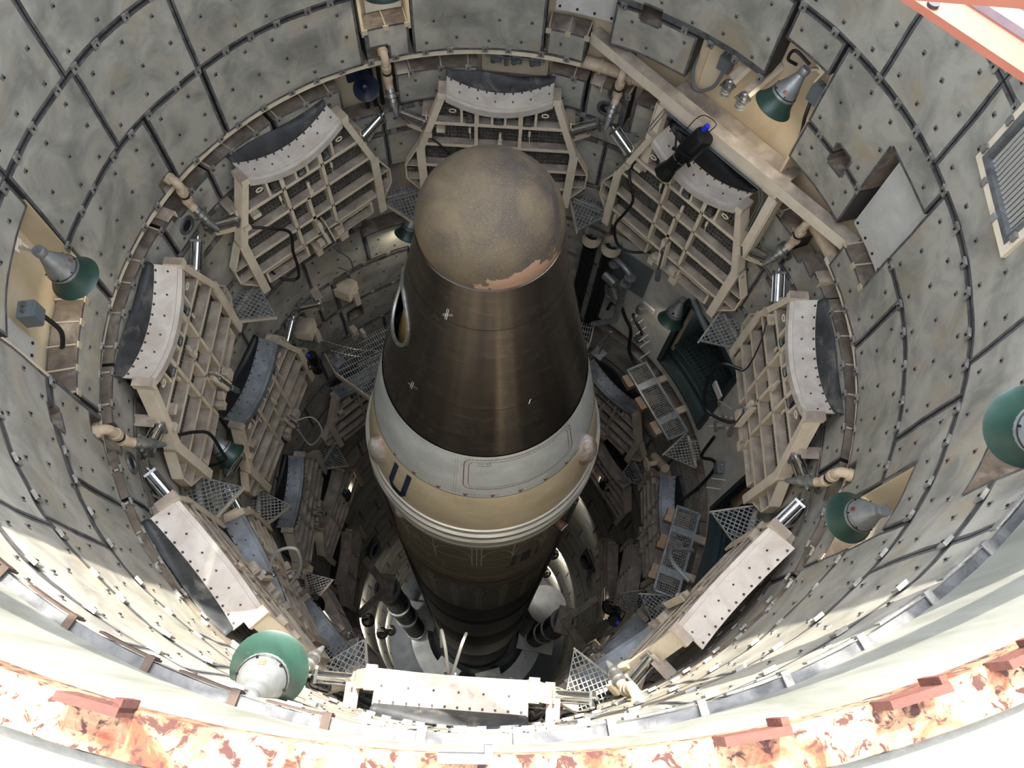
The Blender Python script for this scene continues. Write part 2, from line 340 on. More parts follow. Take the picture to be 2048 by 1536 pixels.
deep.build('lower_panels', [M_PANEL, M_PEDGE, M_PSIDE, M_PSHADE], wall, smooth=True, kind='stuff')
# clips on the ring seams
cm = MB(); cm.box((0, -0.006, 0), (0.082, 0.012, 0.085)); cm.box((0.0, -0.016, -0.004), (0.014, 0.012, 0.022), mi=1); cm.box((0.0, -0.013, 0.044), (0.082, 0.026, 0.007))
clip_me = cm.mesh('clip', [M_CLIP, M_BLACK])
def covered(a, z):
    return any(p[0] - 0.2 < a < p[1] + 0.2 and p[2] - 0.12 < z < p[3] + 0.12 and not any(h[0] < a < h[1] and h[2] - 0.05 < z < h[3] + 0.05 for h in p[4]) for p in PANELS)
rods = MB(); nclip = 0
for zr, st, off in ((1.83, 5.0, 0), (0.81, 5.0, 2.1), (-0.175, 5.2, 1.0), (-0.475, 5.2, 3.2), (2.825, 6.0, 1.5)):
    a = -180 + off
    while a < 180:
        aj = a + random.uniform(-0.8, 0.8)
        if covered(aj, zr) and nclip < 300 and not (zr > 2 and -140 < aj < 70):
            o = link('clip', clip_me, wall, M=frame(aj, RW - 0.006, zr)); nclip += 1
            if zr == -0.475: rods.tube([at(aj, RW + 0.01, -0.445), at(aj, RW + 0.3, -0.445)], 0.011, 6)
        a += st
rods.build('tie_rods', M_DUSTROD, wall, kind='stuff')
lows = MB()
for zr in (-1.055, -1.475, -2.425, -3.415, -4.395, -5.395, -6.4):
    a = -180
    while a < 180:
        if covered(a, zr): lows.box((0, -0.006, 0), (0.08, 0.014, 0.08), frame(a + random.uniform(-1, 1), RW, zr))
        a += 5.5
lows.build('lower_clips', M_CLIP, wall, kind='stuff')
# painted ring under row C
r_ = MB(); r_.arc(4.07, 4.14, -0.285, -0.215, -180, 11, 3); r_.arc(4.07, 4.14, -0.285, -0.215, 70, 180, 3); r_.build('ring_flange', M_CREAM, wall)
# niche linings (cream back boxes and white plates) : lamp bays
def niche(a0, a1, z0, z1, m=M_LINER):
    b = MB(); b.arc(4.36, 4.39, z0, z1, a0, a1); b.arc(4.06, 4.38, z0, z1, a0 - 0.5, a0); b.arc(4.06, 4.38, z0, z1, a1, a1 + 0.5); return b.build('niche_lining', m, wall)
niche(-112.2, -93.2, 0.2, 1.52); niche(-28.4, -20.6, 0.2, 1.8); niche(115, 124.4, 0.2, 1.44)
def plateR(a0, a1, z0, z1, R, m, name, bolts=0):
    b = MB(); b.arc(R, R + 0.03, z0, z1, a0, a1)
    o = b.build(name, m, wall)
    if bolts:
        c = MB()
        for k in range(bolts):
            for za in (z0 + 0.06, z1 - 0.06): c.lathe([(0, -0.01), (0.017, -0.01), (0.017, 0.012), (0, 0.012)], 8, frame(lerp(a0 + 0.7, a1 - 0.7, k / (bolts - 1)), R, za) @ Matrix.Rotation(PI / 2, 4, 'X'))
        c.build('bolts', M_BLACK, o, kind='stuff')
    return o
plateR(-111.8, -105.2, 0.55, 1.50, 4.30, M_WHITE, 'access_plate', 4)
plateR(69.0, 81.5, 0.30, 1.50, 4.20, M_WHITE, 'access_plate', 5)
plateR(5.0, 15.4, 0.40, 1.5, 4.20, M_WHITE, 'access_plate', 4)
plateR(-34, -25, -4.4, -2.4, 4.34, M_WHITE, 'access_plate')
plateR(-27, -21, 0.33, 0.9, 4.30, M_WHITE, 'access_plate')
plateR(116, 124, 0.25, 0.7, 4.28, M_WHITE, 'access_plate')
# shelf dividers on the tops of the cut-away boxes
for a0, a1, z in ((-111.6, -93.6, 0.305), (72, 79.6, 0.225), (4.4, 11.4, 0.235), (-28.4, -20.8, 0.315), (115.2, 124.2, 0.275)):
    b = MB(); n = max(2, round((a1 - a0) / 3.6))
    for k in range(n + 1):
        aa = lerp(a0, a1, k / n); b.tube([at(aa, RW + 0.01, z), at(aa, RW + 0.29, z)], 0.010, 6)
        b.box((0, -0.004, -0.03), (0.07, 0.014, 0.07), frame(aa, RW, z))
    b.build('shelf_rods', M_DUSTROD, wall, kind='stuff')
# round pipe ports
for az, zc in ((-72.4, -0.80), (17.3, -0.8), (107.2, -0.82), (-117, -0.8), (63.0, -0.8)):
    b = MB(); F = frame(az, RW - 0.012, zc) @ Matrix.Rotation(PI / 2, 4, 'X')
    b.lathe([(0.075, 0.0), (0.082, 0.02), (0.12, 0.02), (0.128, 0.0)], 20, F); b.lathe([(0.0, 0.004), (0.078, 0.004)], 20, F, mi=1)
    b.build('pipe_port', [M_PEDGE, M_BLACK], wall, smooth=True)
# louvred vent on the right
vent = thing('louvre_vent', 'cream framed louvred vent with grey slats high on the right wall', 'vent', frame(87.15, RW - 0.01, 2.82))
b = MB(); hw, hh = 0.46, 0.46
for s_ in (-1, 1):
    b.box((s_ * hw, -0.01, 0), (0.07, 0.1, 2 * hh + 0.07)); b.box((0, -0.01, s_ * hh), (2 * hw - 0.07, 0.1, 0.07))
b.build('outer_frame', M_CREAM, vent); b = MB()
for s_ in (-1, 1):
    b.box((s_ * (hw - 0.06), -0.02, 0), (0.05, 0.09, 2 * hh - 0.07)); b.box((0, -0.02, s_ * (hh - 0.06)), (2 * hw - 0.17, 0.09, 0.05))
b.build('inner_frame', M_GALV, vent); b = MB(); b.box((0, 0.10, 0), (2 * hw, 0.02, 2 * hh)); b.build('backing', M_BLACK, vent)
b = MB(); b.box((0, 0, 0), (0.026, 0.09, 2 * hh - 0.17), Matrix.Rotation(rad(28), 4, 'Z')); sl = b.mesh('slat', M_GREY)
for k in range(17): link('slat', sl, vent).location = (lerp(-hw + 0.10, hw - 0.10, k / 16), 0.02, 0)
b = MB(); b.box((0, -0.075, 0), (0.05, 0.02, 0.07)); b.box((0, -0.05, 0.03), (0.05, 0.06, 0.012)); cl = b.mesh('vent_clip', M_CLIP)
for x, z in ((-hw, 0.3), (-hw, -0.05), (-hw, -0.36), (-0.2, -hh), (0.15, -hh), (hw - 0.02, -0.3)): link('vent_clip', cl, vent).location = (x, 0, z)
# upper liner, hooks, rusty rim, apron
b = MB(); b.lathe([(4.40, 3.42), (4.075, 3.44), (4.075, 4.90), (4.10, 4.93)], NS); up = b.build('wall_upper', M_LINERUP, smooth=True); tag(up, kind='structure')
b = MB(); b.arc(4.03, 4.08, 3.415, 3.43, -180, 180, 3); b.build('top_rail', M_PEDGE, up)
for a in list(range(-176, -100, 6)) + list(range(100, 180, 6)):
    h = MB(); h.arc(4.012, 4.022, 3.36, 3.42, a, a + 4.4, 1.5); h.box((0, -0.005, 0.02), (0.04, 0.07, 0.012), frame(a + 0.3, 4.045, 3.43)); h.box((0, -0.035, 0.0), (0.04, 0.01, 0.06), frame(a + 0.3, 4.045, 3.42))
    h.build('hook_rail', M_CLIP if a > 0 else M_BROWN, up)
b = MB(); b.lathe([(4.075, 4.86), (4.06, 4.88), (4.06, 5.04), (4.07, 5.05), (4.17, 5.05), (4.175, 5.03), (4.18, 4.8)], 160)
rim = b.build('trim_1', M_RUST, smooth=True); tag(rim, kind='structure')
b = MB(); b.lathe([(4.17, 4.9), (4.18, 5.0), (4.24, 5.005), (4.34, 5.005), (4.36, 5.03), (14.0, 5.03), (14, 4.9)], 128); ap = b.build('floor_apron', M_APRON, smooth=True); tag(ap, kind='structure')
k = 0
for az, w, rr in ((-171.9, 0.16, 0), (175.3, 0.13, 0), (165.3, 0.17, 0), (159.2, 0.17, 0), (154.6, 0.14, 0)):
    b = MB(); b.box((0, 0.0, 0.0), (w, 0.022, 0.11)); b.plate([(-w / 2, -0.055), (-w / 2 + 0.02, -0.055), (-w / 2 + 0.02, 0.05), (-w / 2, 0.05)], -0.03)
    lab = ['rusty steel angle bracket on the rim below the near green lamp', 'grey-brown steel bracket on the rim at the bottom centre', 'rusty steel bracket on the rim right of the bottom centre', 'rusty bracket on the sunlit rim near the bottom right corner', 'pale pinkish bracket on the rim at the far bottom right'][k]
    o = b.build('rim_bracket', M_RUSTB if k != 1 else M_PEDGE); o.matrix_world = frame(az, 4.065, 5.09); tag(o, lab, 'bracket', 'brackets on the rusty rim'); k += 1
# floor of the silo
b = MB(); b.lathe([(0, -30.6), (4.4, -30.6)], 64); fl = b.build('floor', M_FLOOR); tag(fl, kind='structure')
# ------------------------------------------------------------------ the missile
M_DOME = mat('ablative_nose', (98, 85, 62), 0.75, 0, c2=(72, 63, 50), scale=2.0, lo=0.38, hi=0.62, c3=(50, 45, 44), scale3=1.3, lo3=0.52, hi3=0.66, bump=0.15, bscale=60)
def dome_material(m):
    t = m.node_tree; N = t.nodes; L = t.links; b = N['Principled BSDF']; src = b.inputs['Base Color'].links[0].from_socket
    tc = N.new('ShaderNodeTexCoord')
    sp = N.new('ShaderNodeTexNoise'); sp.inputs['Scale'].default_value = 90; sp.inputs['Detail'].default_value = 2; L.new(tc.outputs['Object'], sp.inputs['Vector'])
    r = N.new('ShaderNodeMapRange'); r.inputs['From Min'].default_value = 0.5; r.inputs['From Max'].default_value = 0.7; r.inputs['To Max'].default_value = 0.45; L.new(sp.outputs['Fac'], r.inputs['Value'])
    x = N.new('ShaderNodeMix'); x.data_type = 'RGBA'; L.new(r.outputs[0], x.inputs['Factor']); L.new(src, x.inputs['A']); x.inputs['B'].default_value = srgb((120, 103, 72))
    # peeled pink-brown patch: distance to a point low on the right plus ragged noise
    vs = N.new('ShaderNodeVectorMath'); vs.operation = 'SUBTRACT'; vs.inputs[1].default_value = tuple(at(146, 0.64, 1.60)); L.new(tc.outputs['Object'], vs.inputs[0])
    sc = N.new('ShaderNodeVectorMath'); sc.operation = 'MULTIPLY'; sc.inputs[1].default_value = (1.0, 1.0, 1.9); L.new(vs.outputs[0], sc.inputs[0])
    ln = N.new('ShaderNodeVectorMath'); ln.operation = 'LENGTH'; L.new(sc.outputs[0], ln.inputs[0])
    n = N.new('ShaderNodeTexNoise'); n.inputs['Scale'].default_value = 9; n.inputs['Detail'].default_value = 8; L.new(tc.outputs['Object'], n.inputs['Vector'])
    ma = N.new('ShaderNodeMath'); ma.operation = 'MULTIPLY_ADD'; ma.inputs[1].default_value = 0.55; L.new(n.outputs['Fac'], ma.inputs[0]); L.new(ln.outputs['Value'], ma.inputs[2])
    r2 = N.new('ShaderNodeMapRange'); r2.inputs['From Min'].default_value = 0.68; r2.inputs['From Max'].default_value = 0.66; L.new(ma.outputs[0], r2.inputs['Value'])
    y = N.new('ShaderNodeMix'); y.data_type = 'RGBA'; L.new(r2.outputs[0], y.inputs['Factor']); L.new(x.outputs['Result'], y.inputs['A']); y.inputs['B'].default_value = srgb((150, 118, 94))
    L.new(y.outputs['Result'], b.inputs['Base Color'])
dome_material(M_DOME)
def brushed(name, c1, c2, rough, metal, sz, lo=0.35, hi=0.7, rv=0.12, spec=0.5, scr=0.0, aniso=0.0):
    """spun metal skin: fine rings around the axis, from the object's own cylindrical coordinates"""
    m = bpy.data.materials.new(name); m.use_nodes = True; t = m.node_tree; N = t.nodes; L = t.links; b = N['Principled BSDF']
    tc = N.new('ShaderNodeTexCoord'); mp = N.new('ShaderNodeMapping'); mp.inputs['Scale'].default_value = (1.2, 1.2, sz); L.new(tc.outputs['Object'], mp.inputs[0])
    n = N.new('ShaderNodeTexNoise'); n.inputs['Scale'].default_value = 2.0; n.inputs['Detail'].default_value = 8; n.inputs['Roughness'].default_value = 0.65; n.inputs['Distortion'].default_value = 0.3; L.new(mp.outputs[0], n.inputs['Vector'])
    r = N.new('ShaderNodeMapRange'); r.inputs['From Min'].default_value = lo; r.inputs['From Max'].default_value = hi; L.new(n.outputs['Fac'], r.inputs['Value'])
    x = N.new('ShaderNodeMix'); x.data_type = 'RGBA'; x.inputs['A'].default_value = srgb(c1); x.inputs['B'].default_value = srgb(c2); L.new(r.outputs[0], x.inputs['Factor'])
    L.new(x.outputs['Result'], b.inputs['Base Color'])
    q = N.new('ShaderNodeMapRange'); q.inputs['To Min'].default_value = rough - rv; q.inputs['To Max'].default_value = rough + rv; L.new(n.outputs['Fac'], q.inputs['Value']); L.new(q.outputs[0], b.inputs['Roughness'])
    b.inputs['Metallic'].default_value = metal; b.inputs['Specular IOR Level'].default_value = spec
    if aniso:
        tg = N.new('ShaderNodeTangent'); tg.direction_type = 'RADIAL'; tg.axis = 'Z'; L.new(tg.outputs[0], b.inputs['Tangent']); b.inputs['Anisotropic'].default_value = aniso; b.inputs['Anisotropic Rotation'].default_value = 0.25
    if scr:
        bp = N.new('ShaderNodeBump'); bp.inputs['Strength'].default_value = scr; bp.inputs['Distance'].default_value = 0.01; L.new(n.outputs['Fac'], bp.inputs['Height']); L.new(bp.outputs[0], b.inputs['Normal'])
    return m
M_CONE = brushed('black_cone_skin', (92, 86, 79), (112, 104, 95), 0.27, 1.0, 5.0, 0.35, 0.8, 0.02, 0.5, 0.0, 0.85)
M_SKIRT = brushed('skirt_aluminium', (176, 182, 180), (206, 208, 202), 0.42, 0.3, 1.5, rv=0.1, aniso=0.5)
M_TAN = brushed('gold_tan_band', (188, 172, 140), (210, 194, 162), 0.38, 0.2, 2.0, rv=0.08)
M_RINGM = brushed('ring_aluminium', (176, 174, 164), (206, 202, 190), 0.38, 0.45, 14.0, rv=0.1)
M_BODY = brushed('bronze_body_skin', (136, 125, 104), (106, 96, 78), 0.42, 0.25, 5.0, rv=0.12)
M_BODY2 = brushed('dull_body_skin', (104, 104, 102), (84, 84, 82), 0.5, 0.2, 4.0)
M_BODY3 = brushed('grey_body_band', (140, 142, 142), (118, 120, 120), 0.5, 0.25, 4.0)
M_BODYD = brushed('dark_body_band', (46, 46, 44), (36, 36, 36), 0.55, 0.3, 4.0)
M_SEAM = mat('seam_brown', (120, 92, 74), 0.6, 0.3)
M_RIVET = mat('rivet', (206, 200, 180), 0.4, 0.2)
M_BAREM = mat('bare_cap', (190, 188, 182), 0.5, 0.2, c2=(140, 116, 100), scale=5, c3=(112, 70, 56), scale3=4, lo3=0.58, hi3=0.7)
M_GOLDIN = mat('interior_gold', (170, 146, 84), 0.5, 0.3, c2=(120, 96, 50), scale=10)
miss = thing('missile', 'tall missile with brown domed nose, black cone and bronze body standing in the silo', 'missile')
def prof_r(z):                            # outer radius of the missile at height z
    P_ = [(1.58, 0.64), (-1.10, 1.225), (-1.101, 1.239), (-2.05, 1.44), (-2.051, 1.4485), (-3.0, 1.622), (-3.01, 1.645), (-3.14, 1.65)]
    for (za, ra), (zb, rb) in zip(P_, P_[1:]):
        if zb <= z <= za: return lerp(ra, rb, (za - z) / (za - zb))
    return 1.658
b = MB(); zc, rr = 1.645, 0.66
dp = [(0.645, 1.555)] + [(rr * math.cos(t), zc + 0.84 * math.sin(t) * rr * 1.12) for t in [rad(2 + 88 * k / 18) for k in range(19)]]
b.lathe(dp, 72); b.build('nose_dome', M_DOME, miss, smooth=True)
# black cone with a round cut-out on its left flank
b = MB(); HZ, HA, HR = 0.28, -101.0, 0.43; na, nz = 180, 90
idx = {}
for k in range(nz + 1):
    for i in range(na):
        z = lerp(1.575, -1.10, k / nz); idx[k, i] = len(b.v); b.v.append(tuple(at(i * 360 / na, prof_r(z), z)))
hc = at(HA, prof_r(HZ), HZ)
for k in range(nz):
    for i in range(na):
        c = sum((Vector(b.v[idx[q]]) for q in ((k, i), (k + 1, i), (k + 1, (i + 1) % na), (k, (i + 1) % na))), Vector()) / 4
        if (c - hc).length < HR: continue
        b.f.append((idx[k, i], idx[k + 1, i], idx[k + 1, (i + 1) % na], idx[k, (i + 1) % na])); b.m.append(0)
b.lathe([(0.665, 1.58), (0.63, 1.585)], 72)
cone = b.build('reentry_cone', M_CONE, miss, smooth=True)
b = MB(); pts = []
nrm = Vector((hc.x, hc.y, 0)).normalized(); tz = (at(HA, prof_r(HZ + 0.1), HZ + 0.1) - at(HA, prof_r(HZ - 0.1), HZ - 0.1)).normalized(); tx = tz.cross(nrm).normalized()
for k in range(49):
    t = 2 * PI * k / 48; q_ = hc + tx * math.cos(t) * HR * 0.99 + tz * math.sin(t) * HR * 0.99
    a_ = math.degrees(math.atan2(q_.x, q_.y)); pts.append(at(a_, prof_r(q_.z) + 0.002, q_.z))
b.tube(pts, 0.022, 6); b.build('cutout_rim', M_STEEL, cone, smooth=True)
b = MB(); b.lathe([(prof_r(z) - 0.10, z) for z in (1.0, 0.6, 0.2, -0.2, -0.6)], 24, None, 0, rad(HA - 60), rad(HA + 60)); b.build('inner_shell', M_GOLDIN, cone, smooth=True)
b = MB(); b.lathe([(1.235, -1.095), (1.24, -1.11), (1.44, -2.05)], 120); sk_ = b.build('skirt', M_SKIRT, miss, smooth=True)
b = MB(); b.lathe([(1.445, -2.05), (1.45, -2.06), (1.622, -3.0)], 120); tan = b.build('tan_band', M_TAN, miss, smooth=True)
b = MB(); b.lathe([(1.622, -3.0), (1.645, -3.01), (1.65, -3.14), (1.69, -3.16), (1.69, -3.22), (1.665, -3.24), (1.665, -3.42), (1.70, -3.44), (1.71, -3.52), (1.67, -3.56), (1.67, -3.76), (1.69, -3.78), (1.69, -3.83), (1.658, -3.86)], 120); b.build('ring_frame', M_RINGM, miss, smooth=True)
b = MB(); b.lathe([(1.658, -3.86), (1.658, -6.6), (1.685, -6.64), (1.685, -6.8), (1.66, -6.86)], 120); body = b.build('upper_body', M_BODY, miss, smooth=True)
b = MB(); b.lathe([(1.66, -6.86), (1.675, -6.9), (1.70, -7.1), (1.70, -7.25), (1.66, -7.35), (1.66, -10.6)], 120); low = b.build('lower_body', M_BODY, miss, smooth=True)
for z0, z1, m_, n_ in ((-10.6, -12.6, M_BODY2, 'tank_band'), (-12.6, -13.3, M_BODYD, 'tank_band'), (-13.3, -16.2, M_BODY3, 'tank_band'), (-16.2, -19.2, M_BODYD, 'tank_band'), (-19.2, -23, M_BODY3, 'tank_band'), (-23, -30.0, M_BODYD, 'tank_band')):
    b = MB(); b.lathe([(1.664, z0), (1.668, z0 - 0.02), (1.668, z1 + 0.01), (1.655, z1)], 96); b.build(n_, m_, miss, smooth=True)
def surf(az, z, off=0.0): return at(az, prof_r(z) + off, z)
def sline(mb, pts, w=0.010, off=0.003, closed=False):     # flat strip lying on the skin
    P3 = [surf(a, z, off) for a, z in pts]; N_ = len(P3); vs = []
    for i in range(N_):
        t = (P3[(i + 1) % N_ if closed else min(i + 1, N_ - 1)] - P3[(i - 1) % N_ if closed else max(i - 1, 0)]).normalized()
        n = Vector((P3[i].x, P3[i].y, 0)).normalized(); s_ = t.cross(n).normalized() * w / 2; vs += [P3[i] - s_, P3[i] + s_]
    rng = range(N_ if closed else N_ - 1)
    mb.add(vs, [(2 * i, 2 * i + 1, 2 * ((i + 1) % N_) + 1, 2 * ((i + 1) % N_)) for i in rng])
def rivets(mb, pts, r=0.007):
    for a, z in pts:
        q_ = surf(a, z, 0.003); n = Vector((q_.x, q_.y, 0)).normalized(); t = Vector((0, 0, 1)).cross(n); u = Vector((0, 0, 1))
        mb.add([q_ + t * r, q_ + u * r, q_ - t * r, q_ - u * r, q_ + n * r * 0.6], [(0, 1, 4), (1, 2, 4), (2, 3, 4), (3, 0, 4)])
def rrect(a0, a1, z0, z1, ra, rz, n=6):
    out = []
    for ca, cz, t0 in ((a1 - ra, z1 - rz, 0), (a0 + ra, z1 - rz, 90), (a0 + ra, z0 + rz, 180), (a1 - ra, z0 + rz, 270)):
        for k in range(n + 1): t = rad(t0 + 90 * k / n); out.append((ca + ra * math.cos(t), cz + rz * math.sin(t)))
    res = []
    for i in range(len(out)):
        a, c = out[i], out[(i + 1) % len(out)]; m_ = max(1, int(abs(a[0] - c[0]) / 3))
        res += [(lerp(a[0], c[0], k / m_), lerp(a[1], c[1], k / m_)) for k in range(m_)]
    return res
# access hatch on the skirt
hatch = MB(); sline(hatch, rrect(122, 184.5, -1.83, -1.16, 3.2, 0.12), 0.012, 0.003, True); sline(hatch, rrect(124.5, 182, -1.78, -1.21, 2.8, 0.10), 0.008, 0.003, True); hatch.build('hatch_outline', M_SEAM, sk_)
rv = MB(); rivets(rv, rrect(123.2, 183.3, -1.805, -1.185, 3, 0.11)[::1], 0.006)
rivets(rv, [(a, -1.13) for a in range(90, 270, 2)]); rivets(rv, [(a, -1.97) for a in range(90, 270, 2)]); rivets(rv, [(188, -1.2 - 0.04 * k) for k in range(20)]); rivets(rv, [(189.2, -1.2 - 0.04 * k) for k in range(20)])
rv.build('skirt_rivets', M_SEAM, sk_, kind='stuff')
for a in (127.5, 141.5, 155.5, 169.5, 183, 197, 211, 225):
    b = MB(); b.box((0, 0, 0), (0.05, 0.02, 0.05)); b.box((0.004, 0.012, -0.012), (0.022, 0.012, 0.018), mi=1)
    o = b.build('fastener_pocket', [M_SEAM, M_BLACK], sk_); o.matrix_world = Matrix.Translation(surf(a, -1.985)) @ Matrix.Rotation(-rad(a), 4, 'Z')
# blue letter U on the band
def wrap_poly(mb, outline, off):
    mb.add([surf(a, z, off) for a, z in outline], [tuple(range(len(outline)))])
def ustrip(mb, path, hw, off=0.005):
    for i in range(len(path) - 1):
        (a0, z0, w0), (a1, z1, w1) = path[i], path[i + 1]
        mb.add([surf(a0 - w0, z0, off), surf(a0 + w0, z0, off), surf(a1 + w1, z1, off), surf(a1 - w1, z1, off)], [(0, 1, 2, 3), (3, 2, 1, 0)])
b = MB()
for a_ in (222.4, 213.4):
    for k in range(6): ustrip(b, [(a_ + 2.6 * k / 6, lerp(-2.16, -2.76, k / 6), 1.55), (a_ + 2.6 * (k + 1) / 6, lerp(-2.16, -2.76, (k + 1) / 6), 1.55)], 0)
for k in range(10):
    q0, q1 = [(lerp(226.6, 214.4, t_), -2.76 - 0.22 * min(1, 3.2 * min(t_, 1 - t_) + 0.25), -2.74 - (0.10 if 0.25 < t_ < 0.75 else 0.0)) for t_ in (k / 10, (k + 1) / 10)]
    b.add([surf(q0[0], q0[2], 0.006), surf(q1[0], q1[2], 0.006), surf(q1[0], q1[1], 0.006), surf(q0[0], q0[1], 0.006)], [(0, 1, 2, 3), (3, 2, 1, 0)])
b.build('letter_u', M_NAVY, tan)
# stencilled text on the hatch
def stencil(txt, az, z, h, parent, m_):
    cu = bpy.data.curves.new('txt', 'FONT'); cu.body = txt; cu.size = h; cu.align_x = 'CENTER'; to = bpy.data.objects.new('txt', cu); COL.objects.link(to)
    me = bpy.data.meshes.new_from_object(to.evaluated_get(bpy.context.evaluated_depsgraph_get())); bpy.data.objects.remove(to)
    for v in me.vertices:
        x, y = v.co.x, v.co.y; zz_ = z + y * 0.98; v.co = surf(az - x / prof_r(z) * 180 / PI, zz_, 0.004)
    me.materials.clear(); me.materials.append(m_); return link('stencil_text', me, parent)
stencil('HEAT SINK', 174, -1.245, 0.034, sk_, M_BLACK); stencil('COVER BAY', 174, -1.295, 0.034, sk_, M_BLACK)
# white registration crosses on the cone
for a_, z_ in ((203.5, 1.12), (221.5, -0.32)):
    b = MB(); sline(b, [(a_ - 4, z_ + 0.03), (a_ + 4, z_ - 0.03)], 0.006, 0.004); sline(b, [(a_ - 4, z_ + 0.05), (a_ + 4, z_ - 0.01)], 0.006, 0.004); sline(b, [(a_ - 0.4, z_ + 0.09), (a_ + 0.6, z_ - 0.06)], 0.006, 0.004); sline(b, [(a_ + 0.8, z_ + 0.09), (a_ + 1.8, z_ - 0.06)], 0.006, 0.004)
    b.build('alignment_mark', M_WHITE, cone)
b = MB(); sline(b, [(148.4, -0.22), (147.4, -0.16), (146.6, -0.15)], 0.016, 0.004); b.build('scratch', M_WHITE, cone)
for zz_ in (1.05, -0.2):
    b = MB(); sline(b, [(a, zz_) for a in range(0, 360, 4)], 0.006, 0.0015, True); b.build('seam_line', M_BODYD, cone)
# riveted ribs and arches on the body
rb = MB(); rv = MB()
sline(rb, [(a, -4.05) for a in range(80, 290, 3)], 0.02); sline(rb, [(a, -6.45) for a in range(80, 290, 3)], 0.02); sline(rb, [(a, -5.5) for a in range(80, 290, 3)], 0.008)
for a in (96, 117, 119.5, 138, 140, 157, 174, 176.5, 179, 200, 219, 222, 240, 262): sline(rb, [(a, -3.95 - 0.2 * k) for k in range(8)], 0.018)
for a0, a1 in ((119.5, 138), (140, 157), (157, 174), (179, 200), (200, 219), (222, 240), (240, 262)):
    sline(rb, [(lerp(a0, a1, k / 12), -4.75 + 0.55 * math.sin(PI * k / 12) ** 0.6) for k in range(13)], 0.016)
for z_ in (-4.0, -4.85, -6.3): rivets(rv, [(a / 2, z_) for a in range(170, 560, 3)], 0.012)
for a0, a1, z0, z1 in ((183, 203, -6.25, -5.95), (196, 206, -5.9, -5.6), (150, 175, -6.3, -6.1), (210, 228, -4.75, -4.35)):
    sline(rb, [(a0, z0), (a1, z0), (a1, z1), (a0, z1)], 0.012, 0.004, True)
rb.build('ribs', M_RIVET, body, kind='stuff'); rv.build('body_rivets', M_RIVET, body, kind='stuff')
b = MB(); vs = [surf(a, z, 0.004) for a, z in ((139, -4.9), (157, -4.9), (157, -5.7), (139, -5.7), (148, -4.9), (148, -5.7))]; b.add(vs, [(0, 4, 5, 3), (4, 1, 2, 5), (3, 5, 4, 0), (5, 2, 1, 4)]); b.build('repair_plate', M_BODY3, body)
rb = MB(); rv = MB()
for a in range(88, 280, 17):
    for d in (0, 1.6, 3.2): sline(rb, [(a + d, -7.5 - 0.4 * k) for k in range(8)], 0.02, 0.006)
    sline(rb, [(lerp(a + 3.2, a + 17, k / 12), -8.4 + 0.7 * math.sin(PI * k / 12) ** 0.6) for k in range(13)], 0.02, 0.006)
for z_ in (-7.5, -8.5, -8.8, -9.2): rivets(rv, [(a / 2, z_) for a in range(170, 560, 4)], 0.015)
rb.build('ribs', M_RIVET, low, kind='stuff'); rv.build('body_rivets', M_RIVET, low, kind='stuff')
# raceway bulges, stub and small nozzle covers
def blob(name, az, z, sx, sy, sz, m_, parent, dr=0.0):
    b = MB(); pr = [(math.sin(rad(t)) , math.cos(rad(t))) for t in range(0, 181, 15)]
    b.lathe([(max(r, 1e-4), -c) for r, c in pr], 20, Matrix.Diagonal((sx, sy, sz, 1))); o = b.build(name, m_, parent, smooth=True)
    o.matrix_world = Matrix.Translation(surf(az, z, dr)) @ Matrix.Rotation(-rad(az), 4, 'Z'); return o
blob('fairing', 238, -2.55, 0.17, 0.16, 0.42, M_BAREM, miss, -0.02); blob('fairing', 112, -2.35, 0.17, 0.18, 0.40, M_BAREM, miss, -0.02); blob('fairing', 219, -3.75, 0.09, 0.09, 0.20, M_BAREM, miss)
b = MB(); b.tube([surf(131, -4.15, -0.02), surf(131, -4.1, 0.14)], 0.075, 14); b.tube([surf(131, -4.1, 0.14), surf(131, -4.1, 0.15)], 0.07, 14, 1); b.build('pipe_stub', [M_SEAM, M_WHITE], miss, smooth=True)
b = MB()
for k in range(24):
    z_ = -7.0 - k * 0.95; b.box((0, 0.03, z_), (0.05, 0.03, 0.9), frame(118, 1.668, 0))
b.tube([at(117, 1.70, -3.9), at(117, 1.70, -30)], 0.022, 6); b.tube([at(119.4, 1.70, -3.9), at(119.4, 1.70, -30)], 0.022, 6); b.tube([at(244, 1.70, -3.9), at(244, 1.70, -30)], 0.03, 6)
b.build('raceway', M_BODY2, miss)
# ------------------------------------------------------------------ folding work platforms
PZ = -2.68                                # hinge height of the upper level (local z = 0)
def L(z): return z - PZ
def arc_z(u): return L(-0.86) + 0.24 * (u / 0.72) ** 2
def inside_plat(x, z):
    top = L(-0.62)
    if z < L(-2.40) or z > top: return False
    zz_ = min(max((L(-0.58) - z) / 1.05, 0), 1); return abs(x) < lerp(0.74, 1.10, zz_) - 0.02 and z < arc_z(x) - 0.02
def grating_mesh(name, xs, zs, inside, y=0.15, t=0.007, d=0.03, m_=None, du=0.052, dz=0.075):
    b = MB(); x = xs[0]
    def runs(vals, fn):
        r0 = None; prev = None
        for q in vals:
            if fn(q):
                if r0 is None: r0 = q
                prev = q
            elif r0 is not None: yield r0, prev; r0 = None
        if r0 is not None: yield r0, prev
    while x <= xs[1]:
        for a, c in runs([lerp(zs[0], zs[1], k / 80) for k in range(81)], lambda z: inside(x, z)):
            if c > a: b.box((x, y, (a + c) / 2), (t * 2, d, c - a))
        x += du
    z = zs[0]
    while z <= zs[1]:
        for a, c in runs([lerp(xs[0], xs[1], k / 80) for k in range(81)], lambda q: inside(q, z)):
            if c > a: b.box(((a + c) / 2, y + 0.005, z), (c - a, d, t * 2.4))
        z += dz
    return b.mesh(name, m_ or M_GRATED)
